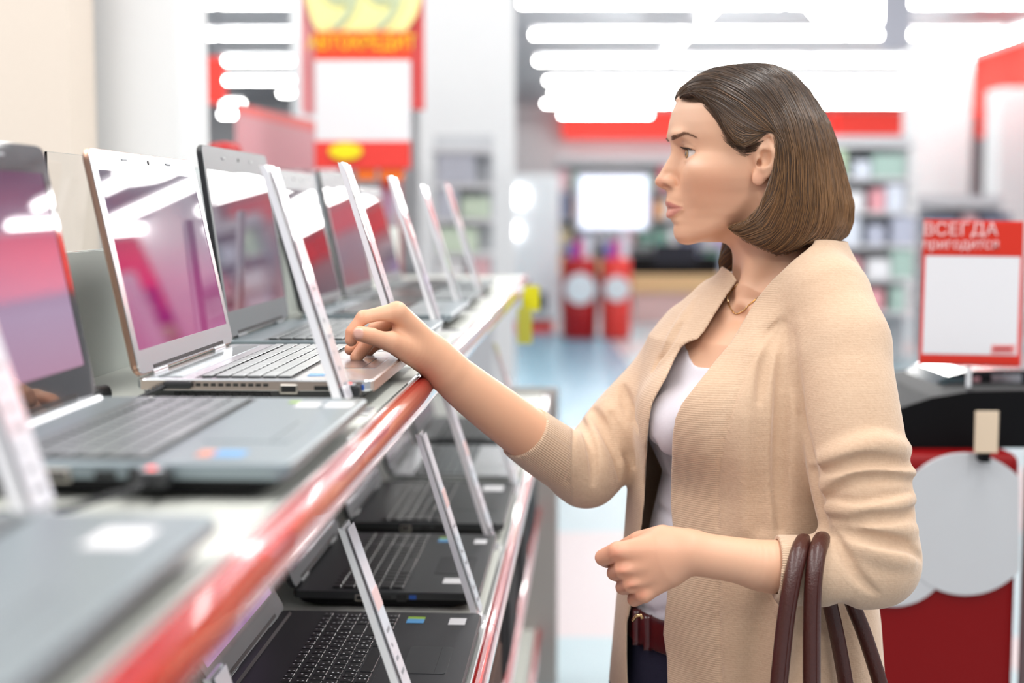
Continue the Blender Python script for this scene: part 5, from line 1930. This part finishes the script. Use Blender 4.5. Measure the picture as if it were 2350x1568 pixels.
# ================================================================== her clothes
# ---- cardigan: a hull of trunk and sleeves, creased, hollowed out and opened along the traced front edges
CARD = [(560, 0.3585, 0.073, 0.068), (600, 0.3565, 0.078, 0.072), (640, 0.352, 0.088, 0.074), (680, 0.344, 0.112, 0.080), (720, 0.332, 0.142, 0.090), (780, 0.318, 0.162, 0.108), (900, 0.312, 0.168, 0.128),
        (1000, 0.309, 0.168, 0.136), (1100, 0.308, 0.164, 0.134), (1250, 0.308, 0.170, 0.139), (1400, 0.309, 0.182, 0.148), (1600, 0.309, 0.195, 0.154), (2000, 0.309, 0.212, 0.166)]
cf = Field((-0.06, 1.545, 0.86), (0.545, 2.085, 1.475), 0.0026)
cf.op('u', cap_z(slices(CARD, n=2.35), 0.80, zz(556)), (0.08, 1.62, 0.86), (0.545, 2.085, 1.48))
cf.ell(at(1640, 955, 1.745), (0.062, 0.060, 0.062), 0.05)             # bust, near side
cf.ell(at(1560, 960, 1.80), (0.050, 0.050, 0.055), 0.05)
cf.chain([at(1815, 652, 1.835), at(1890, 690, 1.765), SH_N], [0.062, 0.060, 0.056], 0.03)
cf.chain([at(1765, 676, 1.88), at(1660, 712, 1.92), SH_F], [0.046, 0.046, 0.045], 0.03)
cf.ell(at(1900, 730, 1.88), (0.060, 0.09, 0.075), 0.05)               # upper back
sl_n = spline([SH_N, at(1950, 930, 1.680), at(1972, 1090, 1.655), at(1998, 1240, 1.636), at(2008, 1292, 1.630)], [0.0555, 0.0575, 0.0590, 0.0530, 0.0480], 5)
cf.chain(sl_n[0], sl_n[1], 0.016)
sl_n2 = spline([at(2008, 1290, 1.630), at(1940, 1308, 1.622), at(1860, 1309, 1.616), at(1740, 1302, 1.606)], [0.0480, 0.0450, 0.0410, 0.0375], 5)
cf.chain(sl_n2[0], sl_n2[1], 0.022)
sl_f = spline([SH_F, at(1530, 870, 1.940), at(1424, 992, 1.900), at(1345, 1083, 1.850)], [0.0450, 0.0500, 0.0520, 0.0430], 5)
cf.chain(sl_f[0], sl_f[1], 0.020)
sl_f2 = spline([at(1345, 1083, 1.850), at(1270, 1040, 1.815), at(1203, 992, 1.782), at(1120, 925, 1.745)], [0.0430, 0.0400, 0.0372, 0.034], 5)
cf.chain(sl_f2[0], sl_f2[1], 0.022)


def crease(pts, r=0.006, k=0.012, out=0.002, Y0=1.50, Y1=2.05, kind='s', ends=True):
    P = []
    sp = spline([np.array([x, y, 0.0]) for x, y in pts], [r] * len(pts), 4)[0]
    for q in sp:
        h = cf.hit(q[0], q[1], Y0, Y1, 500)
        P.append(h)
    P = np.array(P)
    g = cf.grad(P, 0.008)
    P = P + g * (out if kind == 's' else -out)
    n = len(P)
    rad = [max(0.0006, r * (math.sin(PI * (i + 0.7) / (n + 0.4)) ** 0.5 if ends else 1.0)) for i in range(n)]
    cf.chain(list(P), rad, k, kind)


# near sleeve: pushed up into deep folds
for pts, r in (([(1872, 1062), (1935, 1045), (2010, 1022), (2085, 1030)], 0.010), ([(1885, 1118), (1940, 1090), (2020, 1078), (2100, 1084)], 0.0075), ([(1900, 1172), (1960, 1172), (2040, 1163), (2095, 1145)], 0.0085),
               ([(1915, 1208), (1970, 1212), (2040, 1212), (2100, 1216)], 0.0080), ([(1950, 1250), (2020, 1268), (2090, 1290)], 0.0075)):
    crease(pts, r * 1.6, 0.012, 0.0035, kind='u')
for pts, r in (([(1864, 1086), (1924, 1072), (1981, 1058), (2038, 1060), (2104, 1068)], 0.0075), ([(1884, 1150), (1943, 1110), (2019, 1098), (2100, 1102)], 0.0062), ([(1898, 1190), (1946, 1200), (1997, 1192), (2065, 1186), (2104, 1166)], 0.0065),
               ([(1906, 1210), (1963, 1228), (2031, 1242), (2082, 1254), (2114, 1280)], 0.0070), ([(1915, 1226), (1945, 1285), (1975, 1330), (2010, 1362)], 0.0055), ([(1905, 1140), (1960, 1150), (2030, 1140), (2090, 1128)], 0.0040)):
    crease(pts, r * 1.25, 0.005, 0.0006)
# where the sleeve leaves the trunk
crease([(1812, 770), (1822, 860), (1840, 960), (1858, 1050), (1868, 1110), (1885, 1180), (1900, 1225)], 0.0085, 0.010, 0.0010)
crease([(1805, 745), (1808, 808), (1815, 858), (1826, 912), (1838, 954)], 0.0026, 0.002, 0.0006, ends=False)
# soft hanging folds of the front panel
for pts, r in (([(1775, 780), (1768, 870), (1765, 990), (1764, 1100), (1768, 1210)], 0.0140), ([(1748, 800), (1728, 870), (1715, 960), (1712, 1080), (1714, 1210)], 0.0110), ([(1800, 1380), (1795, 1470), (1790, 1570)], 0.0090)):
    crease(pts, r, 0.024, 0.006, kind='u')
for pts, r in (([(1800, 735), (1792, 830), (1790, 960), (1786, 1090), (1791, 1210)], 0.0060), ([(1760, 760), (1752, 850), (1745, 960), (1742, 1100), (1745, 1210)], 0.0045),
               ([(1760, 1370), (1735, 1460), (1722, 1568)], 0.0050), ([(1850, 1400), (1842, 1500), (1838, 1580)], 0.0050), ([(1930, 1395), (1940, 1480), (1945, 1580)], 0.0050)):
    crease(pts, r, 0.024, 0.002)
crease([(1800, 742), (1797, 830), (1794, 930), (1790, 1030), (1788, 1120), (1791, 1215)], 0.0105, 0.006, 0.0006)
crease([(1788, 738), (1772, 790), (1752, 850), (1742, 920)], 0.0062, 0.007, 0.0006)
# seam between the front band and the panel
crease([(1782, 742), (1755, 774), (1725, 828), (1698, 885), (1679, 943), (1664, 1000), (1652, 1076), (1647, 1160), (1646, 1210)], 0.0024, 0.002, 0.0006, ends=False)
crease([(1648, 1340), (1650, 1440), (1656, 1580)], 0.0024, 0.002, 0.0006, ends=False)
# far sleeve and shoulder
for pts, r in (([(1345, 965), (1368, 1010), (1385, 1060), (1395, 1105)], 0.0070), ([(1385, 925), (1412, 985), (1432, 1045)], 0.0070), ([(1590, 690), (1550, 760), (1520, 830)], 0.0075)):
    crease(pts, r * 1.3, 0.010, 0.0050, kind='u')
for pts, r in (([(1333, 962), (1350, 1002), (1362, 1052), (1362, 1110)], 0.0045), ([(1360, 940), (1389, 986), (1415, 1040), (1424, 1095)], 0.0060), ([(1402, 950), (1434, 1021), (1452, 1067)], 0.0055), ([(1428, 888), (1440, 930), (1462, 985)], 0.0055), ([(1560, 745), (1525, 800), (1498, 850)], 0.0045)):
    crease(pts, r * 1.75, 0.004, 0.0004)
crease([(1318, 972), (1316, 1010), (1310, 1060), (1302, 1108)], 0.0028, 0.003, 0.0006, ends=False)

hull = cf.D.copy()
_g = np.gradient(hull, cf.res)
_gn = np.sqrt(_g[0] ** 2 + _g[1] ** 2 + _g[2] ** 2)
hull = hull / np.clip(_gn, 0.7, 6.0)
del _g, _gn
cf.D = hull.copy()
TH = 0.0058
cf.D = np.maximum(cf.D, -(hull + TH))
# open the cuffs
def beyond(c, d, R, ln=0.10):
    c, d = np.asarray(c), np.asarray(d, float)
    d = d / np.linalg.norm(d)

    def fn(X, Y, Z):
        x, y, z = X - c[0], Y - c[1], Z - c[2]
        t = x * d[0] + y * d[1] + z * d[2]
        rad = np.sqrt(np.maximum(x * x + y * y + z * z - t * t, 0))
        return np.maximum(np.maximum(-t, t - ln), rad - R)
    e = c + d * ln
    cf.op('s', fn, np.minimum(c, e) - R, np.maximum(c, e) + R)


beyond(at(1203, 992, 1.782), at(1100, 905, 1.735) - at(1240, 1020, 1.800), 0.055)
beyond(at(1778, 1302, 1.612), at(1700, 1297, 1.612) - at(1850, 1309, 1.612), 0.0475)
# the front opening between the two traced edges
EL = np.array([(556, 1560), (600, 1640), (625, 1680), (644, 1692), (679, 1667.5), (721, 1641), (759, 1618), (780, 1600), (786, 1580), (797, 1564), (824, 1549), (866, 1530), (900, 1511), (927, 1497), (965, 1490), (1019, 1486), (1096, 1482), (1160, 1478), (1212, 1472), (1389, 1449), (1427, 1440), (1508, 1439), (1600, 1443), (2100, 1450)], float)
ERt = np.array([(556, 1868), (564, 1862), (598, 1820), (644, 1771), (686, 1736), (724, 1713.5), (789, 1675), (828, 1641), (858, 1618), (897, 1587), (927, 1564), (962, 1549), (1004, 1543), (1096, 1540), (1160, 1539), (1210, 1544), (1372, 1530), (1427, 1524), (1457, 1522), (1508, 1530), (1568, 1532), (2100, 1560)], float)


def opening(X, Y, Z):
    px, py = project(np.stack(np.broadcast_arrays(X, Y, Z), -1))
    a = np.interp(py, EL[:, 0], EL[:, 1])
    b = np.interp(py, ERt[:, 0], ERt[:, 1])
    cs = np.interp(py, [600, 700, 900, 960], [0.72, 0.8, 0.85, 1.0])
    d = np.maximum(a - px, px - b) * (1.82 / FPX) * cs
    t = (X - 0.318) * TX + (Y - YH) * TY
    lim = np.interp(py, [560, 640, 700, 760], [-0.09, -0.03, 0.0, 0.015])
    far = np.where(py > 800, Y - 1.850, -1.0)
    return np.maximum(np.maximum(d, lim - t), far)


cf.op('s', opening, (0.05, 1.6, 0.86), (0.50, 2.0, 1.475), 0.0015)
kv, kq = cf.mesh()
kv = smooth_verts(kv, kq, 1, 0.5)
# knit direction: rows run level on the trunk, along the arm on the cuffs
kn = kv[:, 2].copy()


def around(V, a, b, out, m):
    a, b = np.asarray(a), np.asarray(b)
    d = (b - a) / np.linalg.norm(b - a)
    q = V[m] - a
    s = q @ d
    q = q - s[:, None] * d
    e1 = np.cross(d, [0, 0.2, 1.0])
    e1 /= np.linalg.norm(e1)
    e2 = np.cross(d, e1)
    out[m] = np.arctan2(q @ e2, q @ e1) * 0.037


kpx, kpy = project(kv)
fc = (kpx < 1312) & (kpy > 900)
around(kv, at(1320, 1075, 1.84), at(1203, 992, 1.782), kn, fc)
nc = (kpx < 1840) & (kpy > 1220) & (kpy < 1400) & (kv[:, 1] < 1.664)
around(kv, at(1860, 1309, 1.616), at(1786, 1302, 1.612), kn, nc)
ribw = np.where(fc | nc, 0.9, 0.07)
bandw = (kpx < np.interp(kpy, [742, 828, 943, 1076, 1568], [1782, 1725, 1679, 1652, 1656]))
ribw = np.where(bandw & ~fc & ~nc & (kpx > 1400), 0.26, ribw)
me = np_mesh('cardigan', kv, kq)
for nm, arr in (('knit', kn), ('ribw', ribw)):
    a_ = me.attributes.new(nm, 'FLOAT', 'POINT')
    a_.data.foreach_set('value', arr.astype(np.float32))
m_card_w = mat('wool_beige', rgb(214, 186, 150), rough=0.85, spec=0.2, sheen=0.35)


def _wool(m):
    b = bsdf(m)
    tc = N(m, 'ShaderNodeTexCoord')
    nz = N(m, 'ShaderNodeTexNoise', Scale=260.0, Detail=6.0)
    L(m, tc.outputs['Object'], nz.inputs['Vector'])
    n2 = N(m, 'ShaderNodeTexNoise', Scale=14.0, Detail=3.0)
    L(m, tc.outputs['Object'], n2.inputs['Vector'])
    at1 = N(m, 'ShaderNodeAttribute', attribute_name='knit')
    at2 = N(m, 'ShaderNodeAttribute', attribute_name='ribw')
    mu = N(m, 'ShaderNodeMath', operation='MULTIPLY')
    mu.inputs[1].default_value = 2 * PI / 0.0027
    L(m, at1.outputs['Fac'], mu.inputs[0])
    sn = N(m, 'ShaderNodeMath', operation='SINE')
    L(m, mu.outputs[0], sn.inputs[0])
    m2 = N(m, 'ShaderNodeMath', operation='MULTIPLY')
    L(m, sn.outputs[0], m2.inputs[0])
    L(m, at2.outputs['Fac'], m2.inputs[1])
    ad = N(m, 'ShaderNodeMath', operation='MULTIPLY_ADD')
    ad.inputs[1].default_value = 1.6
    L(m, nz.outputs['Fac'], ad.inputs[0])
    L(m, m2.outputs[0], ad.inputs[2])
    bp = N(m, 'ShaderNodeBump', Strength=0.45, Distance=0.0009)
    L(m, ad.outputs[0], bp.inputs['Height'])
    L(m, bp.outputs['Normal'], b.inputs['Normal'])
    mx = N(m, 'ShaderNodeMixRGB')
    mx.inputs[1].default_value = rgb(198, 162, 132)
    mx.inputs[2].default_value = rgb(230, 202, 174)
    a2 = N(m, 'ShaderNodeMath', operation='MULTIPLY_ADD')
    a2.inputs[1].default_value = 0.5
    L(m, n2.outputs['Fac'], a2.inputs[0])
    a3 = N(m, 'ShaderNodeMath', operation='MULTIPLY')
    a3.inputs[1].default_value = 0.5
    L(m, nz.outputs['Fac'], a3.inputs[0])
    L(m, a3.outputs[0], a2.inputs[2])
    L(m, a2.outputs[0], mx.inputs[0])
    L(m, mx.outputs[0], b.inputs['Base Color'])


_wool(m_card_w)
card = wpart('cardigan', me, m_card_w)
card['label'] = 'beige knitted cardigan, open at the front'

# ---- white top
tf = Field((0.10, 1.67, 0.92), (0.46, 2.03, 1.38), 0.0034)
tf.op('u', cap_z(slices(BODY, off=0.0035), 0.90, 1.40), (0.10, 1.67, 0.92), (0.46, 2.03, 1.38))
for c in (at(1562, 970, 1.790), at(1640, 970, 1.772)):
    tf.ell(c, (0.044, 0.044, 0.044), 0.020)
for pts in ([(1500, 1015), (1530, 1060), (1545, 1110)], [(1505, 1160), (1530, 1180), (1550, 1190)], [(1470, 1398), (1500, 1408), (1525, 1402)]):
    P = [tf.hit(x, y, 1.6, 1.95) for x, y in pts]
    tf.chain(P, 0.0035, 0.008, 's')


def neckline(X, Y, Z):
    px, py = project(np.stack(np.broadcast_arrays(X, Y, Z), -1))
    yn = np.interp(px, [1400, 1560, 1586, 1591, 1600, 1625, 1660, 1700, 1740, 1760], [700, 760, 825, 836, 842, 844, 842, 820, 760, 700])
    return np.maximum((py - yn) * (1.8 / FPX) * 0.8, ((X - 0.31) * -TX + (Y - YH) * -TY) - 0.03)


tf.op('s', neckline, (0.10, 1.67, 1.2), (0.46, 2.03, 1.38), 0.001)
tf.D = np.maximum(tf.D, -(tf.D + 0.02))
wv, wq = tf.mesh()
wv = smooth_verts(wv, wq, 1, 0.5)
m_top = add_grain(mat('cotton_white', rgb(236, 230, 238), rough=0.8, sheen=0.2), 300, 0.03, 0.15)
o = wpart('top', np_mesh('top', wv, wq), m_top)
o['label'] = 'white scoop-neck top'

# ---- jeans, legs and shoes (below the picture they simply go on)
jf = Field((0.05, 1.62, 0.05), (0.50, 2.06, 1.00), 0.0065)
jf.op('u', cap_z(slices(BODY, off=0.006), 0.80, zz(1440)), (0.06, 1.65, 0.78), (0.5, 2.05, 1.0))
HC = np.array([0.27, YH, 0.0])
for s in (1, -1):
    h_ = HC + np.array([LX, LY, 0]) * 0.085 * s
    jf.chain([h_ + [0, 0, 0.84], h_ + [TX * 0.02, TY * 0.02, 0.47], h_ + [0, 0, 0.09]], [0.088, 0.060, 0.045], 0.03, sub=6)
jv, jq = jf.mesh()
m_jeans = add_grain(mat('denim_navy', rgb(22, 20, 48), rough=0.8), 500, 0.25, 0.3)
wpart('jeans', np_mesh('jeans', smooth_verts(jv, jq, 2), jq), m_jeans)
m_shoe = mat('shoe_leather', (0.03, 0.02, 0.02), rough=0.4)
for s in (1, -1):
    sf = Field((0.0, 1.55, 0.0), (0.55, 2.15, 0.16), 0.006)
    h_ = HC + np.array([LX, LY, 0]) * 0.085 * s
    T_ = np.array([TX, TY, 0])
    sf.chain([h_ - T_ * 0.05 + [0, 0, 0.045], h_ + T_ * 0.06 + [0, 0, 0.042], h_ + T_ * 0.16 + [0, 0, 0.032]], [0.040, 0.042, 0.030], 0.01)
    sf.cone(h_ + [0, 0, 0.05], h_ + [0, 0, 0.12], 0.044, 0.046, 0.01)
    sf.D = np.maximum(sf.D, 0.004 - sf.ax[2][None, None, :])
    v, q = sf.mesh()
    wpart('shoe', np_mesh('shoe', v, q), m_shoe)

# ---- belt
m_belt = add_grain(mat('belt_leather', rgb(74, 18, 22), rough=0.28, coat=0.4), 200, 0.2, 0.2)
bt = Field((0.10, 1.67, 0.925), (0.46, 2.03, 1.0), 0.0028)
zb0, zb1 = at(1480, 1512, 1.76)[2], at(1480, 1436, 1.76)[2]
bt.op('u', cap_z(slices(BODY, off=0.0135), zb0, zb1), (0.10, 1.67, 0.925), (0.46, 2.03, 1.0))
bt.D = np.maximum(bt.D, -(slices(BODY, off=0.007)(*bt.coords((slice(None),) * 3))))
v, q = bt.mesh()
belt = wpart('belt', np_mesh('belt', smooth_verts(v, q, 1), q), m_belt)


def ring_at(x, off, hw, name, m, parent):
    """keeper loop standing proud of the belt at photo column x"""
    fn = slices(BODY, off=off)
    pts = []
    for z in np.linspace(zb0 - 0.001, zb1 + 0.001, 9):
        best = None
        for Y in np.linspace(1.66, 1.95, 300):
            p = np.array([0, Y, z])
            # keep the photo column: X from Y
            zc = Y * CP - (z - CAM_H) * SP
            p[0] = (x - 1175) / FPX * zc
            if fn(np.array([[[p[0]]]]), np.array([[[p[1]]]]), np.array([[[p[2]]]]))[0, 0, 0] < 0:
                best = p
                break
        if best is not None:
            pts.append(tuple(best))
    return link(name, tube_mesh(name, pts, hw, 8, 0.35), m, parent, smooth=True)


ring_at(1462, 0.0155, 0.006, 'keeper_loop', m_belt, belt)
ring_at(1487, 0.0155, 0.006, 'keeper_loop', m_belt, belt)
m_gold = mat('gold', (0.83, 0.58, 0.30), rough=0.22, metal=1.0)
bk = [at(1452, 1425, 1.735), at(1460, 1414, 1.732), at(1471, 1412, 1.730), at(1474, 1420, 1.730)]
link('buckle', tube_mesh('buckle', [tuple(p) for p in bk], 0.0022, 8), m_gold, belt, smooth=True)

# ---- necklace lying on the skin: small links
npts = [(1694, 652), (1683, 664), (1674, 674), (1671, 688), (1676, 705), (1688.5, 720), (1706, 713), (1721, 699), (1733, 689), (1748, 678)]
sp = spline([np.array([x, y, 0.0]) for x, y in npts], [0.1] * len(npts), 12)[0]
line = [hf.hit(q[0], q[1], 1.68, 1.95, 500) for q in sp]
line = np.array(line)
line = line + hf.grad(line, 0.004) * 0.0008
bm = bmesh.new()
for i in range(len(line) - 1):
    a_, b_ = line[i], line[i + 1]
    m_ = 0.5 * (a_ + b_)
    d_ = (b_ - a_) * 0.62
    if np.linalg.norm(d_) > 0.01:
        continue
    bm_tube(bm, [tuple(m_ - d_), tuple(m_), tuple(m_ + d_)], [0.0006, 0.0013 if i % 2 else 0.0010, 0.0006], 6)
wpart('necklace', bm_mesh(bm, 'necklace'), m_gold)
# ================================================================== handbag hung over her arm
m_bag = mat('bag_leather_brown', rgb(70, 30, 24), rough=0.34, spec=0.6, coat=0.15)
add_grain(m_bag, 420, 0.22, 0.6)
bag0 = np.array([0.385, 1.612, 0.55])
bag = thing('handbag', 'dark brown leather handbag with two long handles hung over the woman\'s bent arm', 'handbag', tuple(bag0))
paths = [[(1770, 1830, 1.570), (1782, 1640, 1.556), (1800, 1450, 1.556), (1815, 1350, 1.560), (1830, 1282, 1.574), (1841, 1250, 1.598), (1850, 1243, 1.622), (1868, 1262, 1.658), (1895, 1350, 1.672), (1925, 1480, 1.668), (1950, 1640, 1.660), (1962, 1830, 1.650)],
         [(1862, 1830, 1.572), (1863, 1640, 1.558), (1863, 1450, 1.558), (1866, 1345, 1.561), (1874, 1278, 1.575), (1884, 1244, 1.600), (1894, 1238, 1.626), (1914, 1262, 1.662), (1950, 1370, 1.676), (1992, 1480, 1.672), (2036, 1640, 1.665), (2050, 1830, 1.652)]]
for pth in paths:
    P, R_ = spline([at(*q) - bag0 for q in pth], [0.0102] * len(pth), 8)
    h = link('handle', tube_mesh('handle', [tuple(p) for p in P], 0.0102, 14, 0.82), m_bag, bag, smooth=True)
    # stitched edge: a fine raised line along the strap
    sp = [tuple(np.array(p) + np.array([0.0042, -0.0078, 0])) for p in P[2:34]]
    link('stitch_line', tube_mesh('stitch_line', sp, 0.0009, 5), m_bag, h)
bm = bmesh.new()
bm_stack(bm, [(rrect(0.30, 0.09, 0.03, 5), 0.0), (rrect(0.34, 0.105, 0.035, 5), 0.02), (rrect(0.34, 0.10, 0.035, 5), 0.20), (rrect(0.30, 0.085, 0.03, 5), 0.315), (rrect(0.296, 0.08, 0.03, 5), 0.318)])
link('pouch', bm_mesh(bm, 'pouch'), m_bag, bag)
